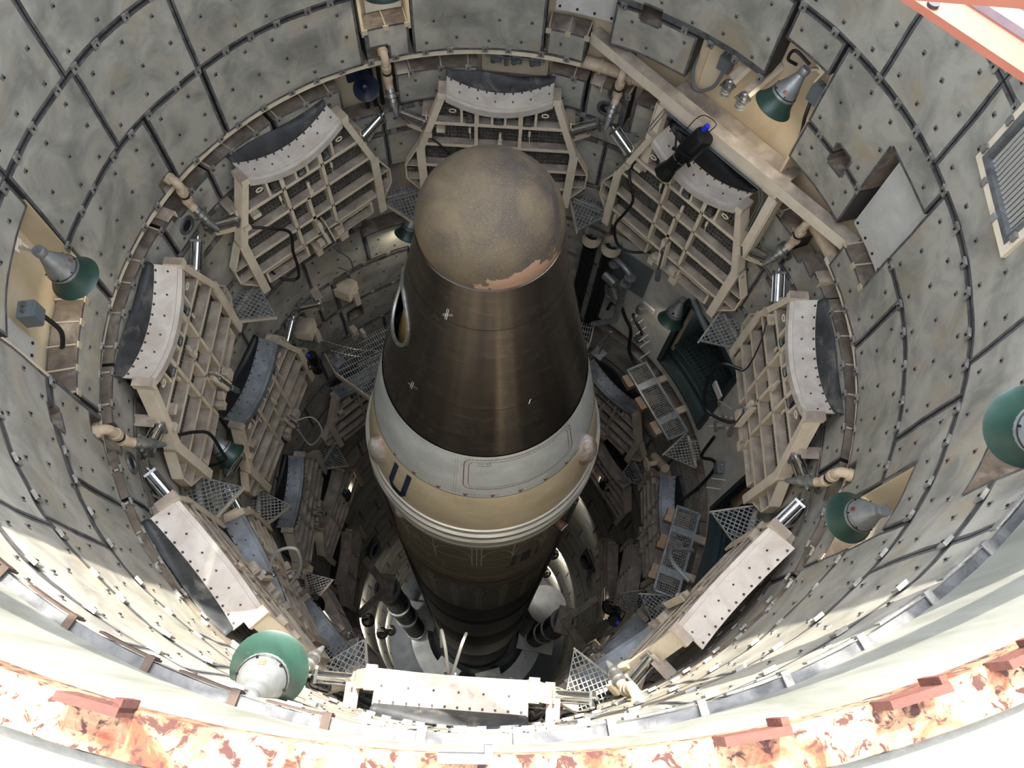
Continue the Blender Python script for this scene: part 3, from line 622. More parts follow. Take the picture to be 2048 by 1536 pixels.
def build_platform(label, cat, M):
    t = thing('work_platform', label, cat, M, 'upper level of folded work platforms')
    D = 0.135
    # horizontal beams and vertical ribs
    for z_, hw_ in ((-1.10, 0.90), (-1.53, 1.06), (-1.98, 1.08), (-2.38, 1.06)):
        b = MB(); b.box((0, D / 2, L(z_)), (2 * hw_, D, 0.014)); b.box((0, 0.0, L(z_) + 0.004), (2 * hw_, 0.014, 0.06)); b.build('beam', M_CREAM, t)
    for x_ in (-0.31, 0.31):
        b = MB(); b.box((x_, D / 2 - 0.006, (arc_z(x_) + L(-2.38)) / 2), (0.014, D + 0.012, arc_z(x_) - L(-2.38))); b.box((x_, 0.0, (arc_z(x_) + L(-2.38)) / 2), (0.048, 0.014, arc_z(x_) - L(-2.38))); b.build('rib', M_CREAM, t)
    b = MB(); b.box((-0.02, D / 2, L(-1.95)), (0.014, D, 0.86)); b.box((-0.02, 0.0, L(-1.95)), (0.048, 0.014, 0.86)); b.build('rib', M_CREAM, t)
    for x_ in (-0.51, -0.29, -0.09, 0.09, 0.29, 0.51):
        z1 = arc_z(x_); b = MB(); b.box((x_, D / 2 - 0.004, (z1 + L(-1.10)) / 2), (0.034, D, z1 - L(-1.10))); b.build('short_rib', M_CREAM, t)
    # bent side members, front bars, ears
    for s in (-1, 1):
        b = MB(); b.bar((s * 0.77, D / 2, L(-0.56)), (s * 1.13, D / 2, L(-1.62)), 0.05, D + 0.03, (0, 1, 0)); b.bar((s * 0.75, -0.020, L(-0.56)), (s * 1.11, -0.020, L(-1.64)), 0.085, 0.02, (0, 1, 0)); b.build('side_member', M_CREAM, t)
        b = MB(); b.bar((s * 1.115, -0.005, L(-1.60)), (s * 1.10, -0.03, L(-2.78)), 0.125, 0.03, (0, 1, 0)); b.bar((s * 1.155, 0.07, L(-1.60)), (s * 1.15, 0.05, L(-2.72)), 0.02, 0.16, (0, 1, 0)); b.build('front_bar', M_CREAM, t)
        pts = [(1.16, -1.66), (1.37, -2.06), (1.37, -2.36), (1.15, -2.66)]; b = MB()
        for (x0, z0), (x1, z1) in zip(pts, pts[1:]): b.bar((s * x0, 0.10, L(z0)), (s * x1, 0.10, L(z1)), 0.02, 0.14, (0, 1, 0))
        b.box((s * 1.26, 0.10, L(-2.06)), (0.22, 0.14, 0.018)); b.box((s * 1.25, 0.10, L(-2.36)), (0.22, 0.14, 0.018)); b.build('ear_frame', M_CREAM, t)
        link('ear_grating', grating_mesh('ear_grating', (min(s * 1.15, s * 1.36), max(s * 1.15, s * 1.36)), (L(-2.62), L(-1.70)), lambda x, z: 1.13 < abs(x) < lerp(1.37, 1.16, max(0, (z - L(-2.06)) / 0.4, (L(-2.36) - z) / 0.3)), 0.15), t, kind='stuff')
        b = MB(); b.box((s * 0.765, D / 2 - 0.01, L(-0.55)), (0.10, D + 0.09, 0.10)); b.build('corner_block', M_CREAM, t)
        # toe boxes at the hinge
        xa, xb = (0.36, 0.93) if s > 0 else (-0.98, -0.28); b = MB()
        for z_ in (-2.45, -2.70): b.box(((xa + xb) / 2, D / 2, L(z_)), (xb - xa, D, 0.022))
        for x_ in (xa, xb): b.box((x_, D / 2, L(-2.575)), (0.035, D, 0.25))
        b.build('toe_box', M_CREAM, t)
        link('toe_grating', grating_mesh('toe_grating', (xa + 0.06, xb - 0.06), (L(-2.68), L(-2.47)), lambda x, z: True, 0.17), t, kind='stuff')
        # lifting ring
        b = MB(); b.tube([(s * 0.63 + 0.045 * math.cos(2 * PI * k / 12), -0.02, L(-0.83) + 0.03 * math.sin(2 * PI * k / 12)) for k in range(13)], 0.010, 6); b.build('lifting_ring', M_CREAM, t)
    link('grating', grating_mesh('grating', (-1.08, 1.08), (L(-2.38), L(-0.62)), inside_plat), t, kind='stuff')
    # curved lip with bolts and rubber flap
    us = [lerp(-0.72, 0.72, k / 24) for k in range(25)]
    def strip(y0, y1, dz0, dz1, th, name, m_):
        b = MB(); vs = []
        for u in us: vs += [(u, y0, arc_z(u) + dz0), (u, y1, arc_z(u) + dz1), (u, y1, arc_z(u) + dz1 - th), (u, y0, arc_z(u) + dz0 - th)]
        fs = [(4 * i + k, 4 * i + (k + 1) % 4, 4 * i + 4 + (k + 1) % 4, 4 * i + 4 + k) for i in range(24) for k in range(4)] + [(0, 1, 2, 3), (99, 98, 97, 96)]
        b.add(vs, fs); return b.build(name, m_, t, smooth=True)
    strip(-0.03, 0.03, 0.05, 0.05, 0.10, 'lip_edge', M_LIP)
    lip = strip(0.02, 0.29, 0.075, 0.10, 0.03, 'lip', M_LIP)
    b = MB()
    for k in range(12):
        u = lerp(-0.66, 0.66, k / 11); b.lathe([(0, 0.018), (0.012, 0.018), (0.014, 0.0)], 6, Matrix.Translation((u, 0.255, arc_z(u) + 0.095)))
        if k % 2: b.lathe([(0, 0.018), (0.010, 0.018), (0.012, 0.0)], 6, Matrix.Translation((u, 0.12, arc_z(u) + 0.083)))
    b.build('lip_bolts', M_BROWN, lip, kind='stuff')
    b = MB(); n = 10; sx_ = random.Random(11)
    ph = sx_.uniform(0, 6)
    for k in range(n + 1):
        v = k / n
        for i, u in enumerate(us):
            x = u * lerp(0.985, 1.03, v) ; y = lerp(0.27, 0.415, v) + 0.02 * math.sin(v * PI) * math.sin(u * 3 + ph)
            z = lerp(arc_z(u) + 0.085, L(-0.57) + 0.09 * (u / 0.72) ** 2, v) + 0.05 * math.sin(v * PI) + 0.03 * v * math.sin(u * 4.3 + ph) - 0.03 * v * abs(u / 0.72) ** 6
            b.v.append((x, y, z))
    for k in range(n):
        for i in range(24): b.f.append((k * 25 + i, k * 25 + i + 1, (k + 1) * 25 + i + 1, (k + 1) * 25 + i)); b.m.append(0)
    fl_ = b.build('rubber_flap', M_RUBBER, t, smooth=True); md = fl_.modifiers.new('thick', 'SOLIDIFY'); md.thickness = 0.02; md.offset = -1
    # latches
    for x_ in (-0.40, 0.0, 0.40):
        b = MB(); zb = L(-1.06); b.box((x_, 0.10, zb + 0.07), (0.10, 0.16, 0.16)); la = b.build('latch', M_BROWN, t); b = MB()
        for d in (-0.03, 0.0, 0.03): b.tube([(x_ + d, 0.0, zb + 0.015), (x_ + d * 0.5, 0.0, zb + 0.15)], 0.010, 6)
        b.box((x_, -0.005, zb + 0.02), (0.10, 0.03, 0.035)); b.build('latch_fingers', M_STEEL, la)
    b = MB(); b.box((0.03, -0.01, L(-1.30)), (0.035, 0.03, 0.16)); b.box((0.03, -0.02, L(-1.42)), (0.06, 0.06, 0.12)); b.build('catch_handle', M_CREAM, t)
    for x_ in (-0.40, 0.44):
        b = MB(); b.box((x_, 0.0, L(-1.21)), (0.03, 0.02, 0.10)); b.tube([(x_, 0.0, L(-1.26)), (x_ + 0.01, 0.02, L(-1.42))], 0.006, 5); b.build('pull_pin', M_CREAM, t)
    # actuator at the hinge
    ac = MB(); ac.bar((-0.02, -0.06, L(-2.02)), (0.05, -0.10, L(-2.55)), 0.06, 0.05, (0, 1, 0)); ac.bar((0.06, -0.06, L(-2.02)), (0.13, -0.10, L(-2.55)), 0.02, 0.09, (0, 1, 0)); a_ = ac.build('actuator', M_CREAM, t)
    ac = MB(); ac.tube([(0.04, -0.10, L(-2.12)), (0.10, -0.13, L(-2.62))], 0.022, 8); ac.box((0.04, -0.10, L(-2.2)), (0.05, 0.06, 0.10)); ac.build('piston', M_STEEL, a_)
    ac = MB(); ac.bar((0.10, -0.13, L(-2.60)), (0.15, -0.14, L(-2.84)), 0.07, 0.05, (0, 1, 0)); ac.build('cylinder_cap', M_GALV, a_)
    b = MB(); b.box((0.10, 0.06, L(-2.62)), (0.52, 0.26, 0.03)); b.box((-0.12, 0.0, L(-2.70)), (0.10, 0.10, 0.16)); b.box((0.34, 0.02, L(-2.72)), (0.14, 0.14, 0.16)); b.box((0.28, -0.04, L(-2.52)), (0.12, 0.08, 0.12)); b.box((-0.06, -0.04, L(-2.52)), (0.09, 0.08, 0.10)); b.build('hinge_bracket', M_CREAM, t)
    b = MB(); b.box((-0.80, -0.03, L(-1.18)), (0.12, 0.08, 0.07)); b.build('switch_box', M_CREAM, t); b = MB(); b.box((-0.98, -0.04, L(-1.30)), (0.10, 0.05, 0.08)); b.build('switch_cover', M_CREAM, t)
    return t
PAZ = [-3.8 + 45 * k for k in range(8)]; PAZ[4] = 178.4
PLACE = ['behind the brown missile nose', 'at upper right under the cream portal beam', 'at far right beside the door bay', 'at lower right', 'in the sun at the bottom', 'at lower left', 'at far left', 'at upper left']
plat = build_platform('cream steel work platform folded up %s, upper level' % PLACE[0], 'platform', frame(PAZ[0], 3.60, PZ))
flap_me2 = None
plats = [plat]
for k in range(1, 8):
    plats.append(copy_tree(plat, frame(PAZ[k], 3.60, PZ), 'cream steel work platform folded up %s, upper level' % PLACE[k]))
for o in list(plats[3].children):
    if o.name.startswith('rubber_flap'): bpy.data.objects.remove(o)
for o in plats[1].children:
    if o.name.startswith('rubber_flap'):
        o.data = o.data.copy(); o.data.materials[0] = M_RUBBERC
def grey_lip(t):
    for o in t.children:
        if o.name.split('.')[0] in ('lip', 'lip_edge'): o.material_slots[0].link = 'OBJECT'; o.material_slots[0].material = M_LIPG
        if o.name.startswith('rubber_flap'): o.material_slots[0].link = 'OBJECT'; o.material_slots[0].material = M_RUBBERC
# second level (turned by an eighth turn)
PAZ2 = {5: -127.0, 6: -82.0, 2: 98.0, 3: 143.0, 4: 188.0}
P2 = {5: 'at lower left behind the first', 6: 'at left below the lamp', 2: 'at right under the second doorway', 3: 'at lower right', 4: 'at the bottom'}
for k, a in PAZ2.items():
    if k == 2: continue
    grey_lip(copy_tree(plat, frame(a, 3.60, PZ - 3.3), 'cream work platform folded up %s, second level' % P2[k], 'second level of work platforms'))
# lowered platforms of the second level behind the missile
def lowered(a, lab):
    t = thing('lowered_platform', lab, 'platform', frame(a, 3.62, PZ - 3.30) , 'lowered platforms of the second level')
    def ins(x, z): return abs(x) < lerp(1.33, 0.68, max(0, (z - 0.45) / 1.55)) and 0.02 < z < 2.03 and (x * x + (3.62 - z - 0.0) ** 2) > 1.74 ** 2
    g = grating_mesh('grating', (-1.33, 1.33), (0.02, 2.03), ins, 0.0, 0.006, 0.03, M_GRATE, 0.045, 0.11)
    o = link('grating', g, t, kind='stuff'); o.rotation_euler = (PI / 2, 0, 0)
    b = MB()
    for z_ in (0.5, 1.0, 1.5): b.box((0, -z_, -0.11), (2.0 - z_ * 0.4, 0.03, 0.18))
    for s in (-1, 1): b.bar((s * 1.33, -0.45, -0.08), (s * 0.70, -1.97, -0.08), 0.03, 0.2); b.bar((s * 1.33, -0.45, -0.08), (s * 1.33, 0, -0.08), 0.03, 0.2)
    b.build('frame', M_CREAM, t); return t
lowered(-37.0, 'grey steel grating platform lowered level, left of the black cone'); lowered(8.0, 'grey steel grating platform lowered level, behind and right of the black cone')
# railing posts with chains on the lowered platforms
for a, r, ptop, chain_to, lab in ((-56.6, 3.55, (-0.10, 0.05, 0.95), at(-46, 2.9, -5.4), 'left'), (35.5, 3.35, (0.06, 0.05, 0.9), at(30, 2.2, -5.9), 'right')):
    t = thing('railing_post', 'grey post with chains standing on the lowered grating %s of the missile' % lab, 'post', frame(a, r, PZ - 3.27))
    b = MB(); b.box((0, 0, 0.0), (0.22, 0.22, 0.02)); b.build('base_plate', M_GALV, t)
    b = MB(); b.tube([(0, 0, 0), ptop], 0.028, 8); b.build('tube', M_GALV, t, smooth=True)
    Mi = frame(a, r, PZ - 3.27).inverted(); e = Mi @ chain_to
    for z_ in (1.0, 0.55):
        b = MB(); p0 = Vector(ptop) * z_; n = 34
        for k in range(n):
            q0 = p0.lerp(e + Vector((0, 0, (z_ - 1) * 0.5)), k / n) - Vector((0, 0, 0.14 * math.sin(PI * k / n))); q1 = p0.lerp(e + Vector((0, 0, (z_ - 1) * 0.5)), (k + 0.9) / n) - Vector((0, 0, 0.14 * math.sin(PI * (k + 0.9) / n)))
            b.bar(q0, q1, 0.022 if k % 2 else 0.008, 0.008 if k % 2 else 0.022)
        b.build('chain', M_STEEL, t, kind='stuff')
# simplified platforms of the deeper levels
def deep_platform(M, lab, grp):
    t = thing('work_platform', lab, 'platform', M, grp)
    for n_, me in DEEP.items(): link(n_, me, t)
    return t
b = MB()
for z_, hw_ in ((-1.10, 0.90), (-1.53, 1.06), (-1.98, 1.08), (-2.38, 1.06)): b.box((0, 0.1, L(z_)), (2 * hw_, 0.2, 0.04))
for x_ in (-0.31, 0.31): b.box((x_, 0.1, L(-1.6)), (0.05, 0.2, 1.5))
for s in (-1, 1): b.bar((s * 0.77, 0.1, L(-0.56)), (s * 1.13, 0.1, L(-1.62)), 0.06, 0.22, (0, 1, 0)); b.bar((s * 1.115, 0, L(-1.60)), (s * 1.10, -0.03, L(-2.78)), 0.13, 0.04, (0, 1, 0))
DEEP = {'frame': b.mesh('frame', M_CREAM)}
b = MB(); b.box((0, 0.22, L(-1.7)), (2.0, 0.02, 1.4)); DEEP['deck'] = b.mesh('deck', M_GRATED)
b = MB()
for k in range(12):
    u0, u1 = lerp(-0.72, 0.72, k / 12), lerp(-0.72, 0.72, (k + 1) / 12); b.bar((u0, 0.14, arc_z(u0) + 0.09), (u1, 0.14, arc_z(u1) + 0.09), 0.30, 0.04)
DEEP['lip'] = b.mesh('lip', M_CREAM)
b = MB()
for k in range(12):
    u0, u1 = lerp(-0.72, 0.72, k / 12), lerp(-0.72, 0.72, (k + 1) / 12); b.add([(u0, 0.28, arc_z(u0) + 0.1), (u1, 0.28, arc_z(u1) + 0.1), (u1, 0.42, arc_z(u1) * 0.7 + L(-0.4) * 0.3 + 0.25), (u0, 0.42, arc_z(u0) * 0.7 + L(-0.4) * 0.3 + 0.25)], [(0, 1, 2, 3), (3, 2, 1, 0)])
DEEP['rubber_flap'] = b.mesh('rubber_flap', M_RUBBERC)
for a, lab in ((-93.5, 'left'), (-138, 'lower left'), (-48.5, 'left of the missile fairing'), (41.5, 'right of the missile under the threshold walkway'), (86.5, 'right'), (131.5, 'lower right'), (176.5, 'at the bottom')):
    grey_lip(copy_tree(plat, frame(a, 3.6, PZ - 6.95), 'dim cream platform folded up %s, third level down' % lab, 'third level of platforms'))
for a, lab in ((-82, 'left'), (-127, 'lower left'), (-60, 'upper left of the body') if 0 else (53, 'right of the missile body'), (98, 'right'), (143, 'lower right')):
    deep_platform(frame(a, 3.6, PZ - 10.2), 'dark cream platform folded up %s, fourth level down' % lab, 'fourth level of platforms')
for a, lab in ((-93, 'left'), (-138, 'lower left'), (86, 'right'), (131, 'lower right')):
    deep_platform(frame(a, 3.6, PZ - 13.6), 'dark platform folded up %s, fifth level down' % lab, 'fifth level of platforms')
# ------------------------------------------------------------------ damper cylinders beside the platforms
def damper(M, s, lab, grp, proto=[]):
    t = thing('damper_cylinder', lab, 'cylinder', M, grp)
    if s not in DAMP:
        d = {}
        a, e = Vector((s * 1.00, 0.05, L(-1.19))), Vector((s * 1.40, 0.05, L(-1.01))); ax = (e - a).normalized()
        b = MB(); b.tube([a + ax * 0.06, e - ax * 0.03], 0.058, 16); d['barrel'] = (b.mesh('barrel', M_CHROME, True))
        b = MB(); b.tube([a - ax * 0.14, a + ax * 0.06], 0.02, 8); d['rod'] = b.mesh('rod', M_CHROME, True)
        b = MB(); b.bar(a + ax * 0.03, a + ax * 0.06, 0.16, 0.16, (0, 1, 0)); b.bar(e - ax * 0.03, e, 0.14, 0.14, (0, 1, 0)); b.tube([e, e + ax * 0.05], 0.02, 8)
        for i in (-1, 1):
            for j in (-1, 1):
                u = ax.cross(Vector((0, 1, 0))).normalized() * 0.055 * i + Vector((0, 0.055 * j, 0)); b.tube([a + ax * 0.04 + u, e + u], 0.007, 5)
        d['end_blocks'] = b.mesh('end_blocks', M_STEEL)
        b = MB(); b.bar(a + Vector((0, 0.02, 0.20)), a + Vector((s * 0.02, 0.02, -0.22)), 0.11, 0.02, (1, 0, 0)); b.bar(a + Vector((s * 0.0, 0.02, -0.20)), a + Vector((s * 0.36, 0.18, -0.20)), 0.02, 0.10, (0, 0, 1)); b.bar(a + Vector((0, 0.02, 0.12)), a + Vector((0, 0.42, 0.12)), 0.14, 0.02, (0, 0, 1))
        d['mount_bracket'] = b.mesh('mount_bracket', M_CREAM)
        b = MB(); b.tube(spline([e + Vector((0, 0, 0.03)), e + Vector((s * 0.02, 0.10, -0.16)), a + Vector((s * 0.15, 0.16, -0.30)), a + Vector((s * 0.1, 0.25, -0.1))]), 0.008, 5); d['hose'] = b.mesh('hose', M_BLACK)
        DAMP[s] = d
    for n_, me in DAMP[s].items(): link(n_, me, t)
DAMP = {}
PSHORT = ['behind the nose', 'under the portal beam', 'at far right', 'at lower right', 'at the bottom', 'at lower left', 'at far left', 'at upper left']
for k in range(8):
    for s in (-1, 1): damper(frame(PAZ[k], 3.62, PZ), s, 'chrome damper cylinder, %s side of the upper platform %s' % ('clockwise' if s > 0 else 'counter-clockwise', PSHORT[k]), 'damper cylinders of the upper level')
for k, a in PAZ2.items():
    if k in (2,): continue
    for s in (-1, 1): damper(frame(a, 3.62, PZ - 3.3), s, 'chrome damper cylinder, %s side of the second level platform %s' % ('clockwise' if s > 0 else 'counter-clockwise', P2[k]), 'damper cylinders of the second level')
for a, s, w in ((8 - 45, -1, 'bracket box left of the missile'),): damper(frame(a - 1, 3.62, PZ - 3.15), s, 'dark damper cylinder on a bracket box on the wall left of the missile', 'damper cylinders of the second level')
# ------------------------------------------------------------------ triangular gratings between platforms
def tri_mesh():
    def ins(x, z): return abs(x) < 0.34 * (z / 0.52) + 0.005 if z < 0.52 else abs(x) < (0.20 if z < 0.68 else 0)
    b = MB(); n = 0
    x = -0.33
    while x <= 0.33:
        z0 = abs(x) / 0.34 * 0.52; z1 = 0.68 if abs(x) < 0.2 else 0.52
        if z1 > z0: b.box((x, -(0.68 - (z0 + z1) / 2) + 0.34, 0), (0.013, z1 - z0, 0.03))
        x += 0.055
    z = 0.03
    while z <= 0.68:
        w = min(0.34 * z / 0.52, 0.34) if z < 0.52 else 0.2
        b.box((0, z - 0.34, 0.004), (2 * w, 0.011, 0.028)); z += 0.06
    for s in (-1, 1): b.bar((0, -0.34, 0), (s * 0.34, 0.18, 0), 0.012, 0.035)
    return b.mesh('grating', M_GRATE)
TRI = tri_mesh(); b = MB()
b.bar((0, -0.36, -0.03), (-0.36, 0.18, -0.03), 0.02, 0.06); b.bar((0.1, 0.0, -0.06), (0.1, 0.3, -0.3), 0.03, 0.03); b.box((0, 0.2, -0.05), (0.6, 0.05, 0.08)); TRIE = b.mesh('edge_angle', M_CREAM)
TPL = ['above the missile nose, left', 'right of the missile nose', 'above the dark doorway at right', 'left of the right-hand lower platform', 'right of the bottom platform', 'beside the near green lamp', 'at lower left', 'at left']
TAZ = [-25.9 + 45 * k for k in range(8)]
for lev, (dz, nm, offs) in enumerate(((0, 'upper level', 0), (-3.3, 'second level', 11.3), (-7.0, 'third level', 0))):
    for k in range(8):
        a = TAZ[k] + offs
        if lev and -65 < ((a + 180) % 360 - 180) < 45: continue
        t = thing('triangle_grating', 'small triangular steel grating %s, %s' % (TPL[k], nm), 'grating', frame(a, 3.70, -2.72 + dz), 'triangular gratings of the %s' % nm)
        link('grating', TRI, t, kind='stuff'); link('edge_angle', TRIE, t)
# ------------------------------------------------------------------ spray nozzles
def bent(b, path, r, mi=0): b.tube(spline(path, 5), r, 12, mi)
def nozzle_parts():
    d = {}
    b = MB(); bent(b, [(0, 0.30, 0.02), (0, 0.05, 0.05), (0, -0.07, 0.03), (0, -0.10, -0.12), (0, -0.09, -0.25), (0, -0.11, -0.36), (0, -0.17, -0.46)], 0.052)
    for q0, q1, r in (((0, -0.02, 0.045), (0, 0.05, 0.05), 0.068), ((0, -0.095, -0.10), (0, -0.096, -0.16), 0.065), ((0, -0.094, -0.28), (0, -0.10, -0.32), 0.065)): b.tube([q0, q1], r, 12)
    d['pipe'] = b.mesh('pipe', M_PIPE, True)
    b = MB(); b.tube([(0, -0.098, -0.19), (0, -0.097, -0.215)], 0.058, 12); d['dark_band'] = b.mesh('dark_band', M_BLACK)
    ax = Vector((0, -0.52, -0.62)).normalized(); p0 = Vector((0, -0.15, -0.43))
    b = MB(); b.tube([p0, p0 + ax * 0.05, p0 + ax * 0.06, p0 + ax * 0.11, p0 + ax * 0.12, p0 + ax * 0.17, p0 + ax * 0.175, p0 + ax * 0.22], [0.058, 0.058, 0.075, 0.075, 0.055, 0.055, 0.068, 0.060], 12); b.bar(p0 + ax * 0.08 + Vector((-0.1, 0, 0)), p0 + ax * 0.08 + Vector((0.1, 0, 0)), 0.03, 0.03); d['coupling'] = b.mesh('coupling', M_STEEL, True)
    b = MB(); b.tube([p0 + ax * 0.22, p0 + ax * 0.30, p0 + ax * 0.36], [0.046, 0.036, 0.018], 10); d['nozzle_tip'] = b.mesh('nozzle_tip', M_GALV, True)
    return d
NZ = nozzle_parts()
NPL = ['beside the blue horn at top', 'right of the platform behind the nose', 'right of the cream portal', 'beside the green lamp at right', 'pale in the sun right of the bottom platform', 'next to the near green lamp', 'at far left', 'at upper left over the round port']
for k in range(8):
    t = thing('spray_nozzle', 'cream elbowed spray pipe with steel nozzle %s' % NPL[k], 'pipe', frame(-25.7 + 45 * k, 4.03, -0.10), 'spray nozzles around the wall')
    for n_, me in NZ.items(): link(n_, me, t)
# ------------------------------------------------------------------ flood lamps
def lamp_parts():
    d = {}          # axis along -z (mouth down), origin at the cap
    b = MB(); b.lathe([(0, 0.03), (0.050, 0.03), (0.056, 0.02), (0.056, -0.03), (0.048, -0.05)], 20); d['cap'] = b.mesh('cap', M_LAMPS, True)
    b = MB(); b.lathe([(0.048, -0.05), (0.062, -0.09), (0.090, -0.17), (0.128, -0.26), (0.140, -0.30), (0.150, -0.34)], 28); d['housing'] = b.mesh('housing', M_LAMPS, True)
    b = MB(); b.lathe([(0.142, -0.298), (0.1465, -0.302), (0.146, -0.308)], 28)
    for k in range(6): b.lathe([(0, 0.012), (0.007, 0.012), (0.008, -0.005)], 6, Matrix.Rotation(k * PI / 3, 4, 'Z') @ Matrix.Translation((0.138, 0, -0.285)) @ Matrix.Rotation(rad(68), 4, 'Y'))
    d['seam_screws'] = b.mesh('seam_screws', M_BLACKM)
    b = MB(); b.lathe([(0.149, -0.335), (0.165, -0.40), (0.195, -0.46), (0.225, -0.505), (0.232, -0.51), (0.226, -0.515), (0.190, -0.465), (0.160, -0.40), (0.143, -0.335)], 32); d['shade'] = b.mesh('shade', M_GREEN, True)
    b = MB(); vs = []
    for z in (-0.225, -0.265):
        r = 0.110 + (-0.22 - z) * 0.46 + 0.004; vs += [Vector((r * math.sin(rad(a)), -r * math.cos(rad(a)), z)) for a in (6, 12, 18, 24)]
    b.add(vs, [(i, i + 1, i + 5, i + 4) for i in range(3)] + [(i + 4, i + 5, i + 1, i) for i in range(3)]); d['label_sticker'] = b.mesh('label_sticker', M_RED)
    b = MB(); b.lathe([(0, -0.36), (0.06, -0.35), (0.075, -0.32), (0.05, -0.26), (0, -0.24)], 16); d['bulb'] = b.mesh('bulb', M_LAMPLIT, True)
    b = MB(); b.tube([(0, 0.05, 0.0), (0.03, 0.16, 0.02), (0.08, 0.22, 0.0)], 0.022, 8); b.box((0.06, 0.24, 0.06), (0.13, 0.13, 0.10)); b.box((0.11, 0.24, -0.02), (0.02, 0.1, 0.16)); d['yoke'] = b.mesh('yoke', M_CREAM, True)
    return d
LP = lamp_parts()
LAMPS = []
def lamp(top, mouth, lab, energy=0.0, sc=1.0, grp='green flood lamps on the silo wall', skip=(), dark=False):
    top, mouth = Vector(top), Vector(mouth); z = (top - mouth).normalized()
    y = Vector((top.x, top.y, 0)).normalized(); y = (y - z * y.dot(z)).normalized(); x = y.cross(z)
    M = Matrix(((x.x, y.x, z.x, top.x), (x.y, y.y, z.y, top.y), (x.z, y.z, z.z, top.z), (0, 0, 0, 1))) @ Matrix.Scale(sc, 4)
    t = thing('flood_lamp', lab, 'lamp', M, grp)
    for n_, me in LP.items():
        if n_ in skip: continue
        o = link(n_, me, t)
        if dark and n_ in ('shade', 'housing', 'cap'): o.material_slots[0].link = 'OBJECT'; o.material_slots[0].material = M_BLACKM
    if energy:
        ld = bpy.data.lights.new('lamp_light', 'SPOT'); ld.energy = energy; ld.spot_size = rad(130); ld.spot_blend = 0.6; ld.color = (1.0, 0.97, 0.91) if dark else (1.0, 0.92, 0.80); ld.shadow_soft_size = 0.08
        lo = bpy.data.objects.new('lamp_light', ld); COL.objects.link(lo); lo.parent = t; lo.location = (0, 0, -0.40)
    return t
lamp(at(49.3, 4.02, 1.28), at(48.2, 3.86, 0.80), 'silver and green flood lamp in the cream bay at upper right', 22)
lamp(at(-98.6, 3.96, 1.30), at(-98.1, 3.89, 0.80), 'silver and green flood lamp in the niche at far left', 14)
lamp(at(119.5, 4.08, 1.02), at(119.2, 4.0, 0.53), 'green flood lamp hanging before a niche at lower right', 14)
lamp(at(127.6, 3.94, 3.76), at(124.2, 3.88, 3.33), 'green flood lamp cut by the right edge of the picture', 10)
lamp(at(-167.8, 4.07, 2.70), at(-166.6, 3.91, 2.22), 'large sunlit green flood lamp close by at the bottom left', 10)
lamp(at(-99.6, 3.92, -3.15), at(-102.0, 3.74, -3.40), 'small green flood lamp hanging below the far left platform', 22)
lamp(at(48.0, 4.0, -3.60), at(48.6, 3.86, -4.05), 'green flood lamp over the dark doorway at right', 24)
lamp(at(-23.0, 4.0, -3.35), at(-26.0, 3.86, -3.75), 'dark green flood lamp half hidden left of the missile nose', 30)
lamp(at(-24.3, 4.02, 1.36), at(-24.6, 3.88, 0.92), 'green flood lamp at the top edge above the left nozzle', 14)
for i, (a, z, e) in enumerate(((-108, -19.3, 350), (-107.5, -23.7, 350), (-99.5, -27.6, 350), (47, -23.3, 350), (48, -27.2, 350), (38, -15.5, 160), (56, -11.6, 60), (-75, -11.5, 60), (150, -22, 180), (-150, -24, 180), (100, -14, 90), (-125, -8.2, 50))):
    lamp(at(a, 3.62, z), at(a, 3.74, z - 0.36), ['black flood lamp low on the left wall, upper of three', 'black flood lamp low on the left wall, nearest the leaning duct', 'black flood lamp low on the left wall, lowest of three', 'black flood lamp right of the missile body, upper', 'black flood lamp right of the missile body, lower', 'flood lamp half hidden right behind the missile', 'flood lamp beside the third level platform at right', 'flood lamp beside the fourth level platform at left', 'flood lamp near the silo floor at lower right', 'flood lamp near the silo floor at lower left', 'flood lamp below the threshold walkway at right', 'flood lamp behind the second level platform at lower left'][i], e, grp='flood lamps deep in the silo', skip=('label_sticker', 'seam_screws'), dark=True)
# junction boxes and cables by the lamps
def box_unit(az, r, z, lab, rot=0, path=None, sz=(0.17, 0.14, 0.19)):
    t = thing('junction_box', lab, 'junction box', frame(az, r, z) @ Matrix.Rotation(rot, 4, 'Y'))
    b = MB(); b.box((0, 0, 0), sz); b.build('body', M_BOX, t); b = MB(); b.box((0, -sz[1] / 2 - 0.006, 0), (sz[0] * 0.9, 0.012, sz[2] * 0.9)); b.build('cover', M_BOX, t)
    for x in (-0.03, 0.03): b = MB(); b.tube([(x, 0, sz[2] / 2), (x, 0, sz[2] / 2 + 0.04)], 0.018, 8); b.build('gland', M_STEEL, t)
    return t
def cable(name, pts, r, m_, lab, cat='cable', n=6, seg=8):
    b = MB(); b.tube(spline(pts, n), r, seg); o = b.build(name, m_, None, smooth=True); return tag(o, lab, cat)
box_unit(52.2, 4.15, 1.06, 'grey junction box right of the bay lamp'); box_unit(35.2, 4.30, 0.48, 'grey junction box left of the caged bulbs')
box_unit(-104.5, 4.15, 0.95, 'grey junction box left of the far left lamp')
cable('cable', [at(52.0, 4.1, 0.95), at(52.8, 4.05, 0.80), at(53.2, 4.1, 0.55), at(53.3, 4.1, 0.2), at(53.6, 4.15, -0.05)], 0.02, M_BLACK, 'black cable running down the right edge of the cream bay')
cable('cable', [at(35.4, 4.25, 0.38), at(34.9, 4.2, 0.15), at(32.5, 4.15, 0.02), at(30.6, 4.2, 0.18), at(30.2, 4.28, 0.4)], 0.022, M_BOX, 'grey conduit loop below the left junction box of the bay')
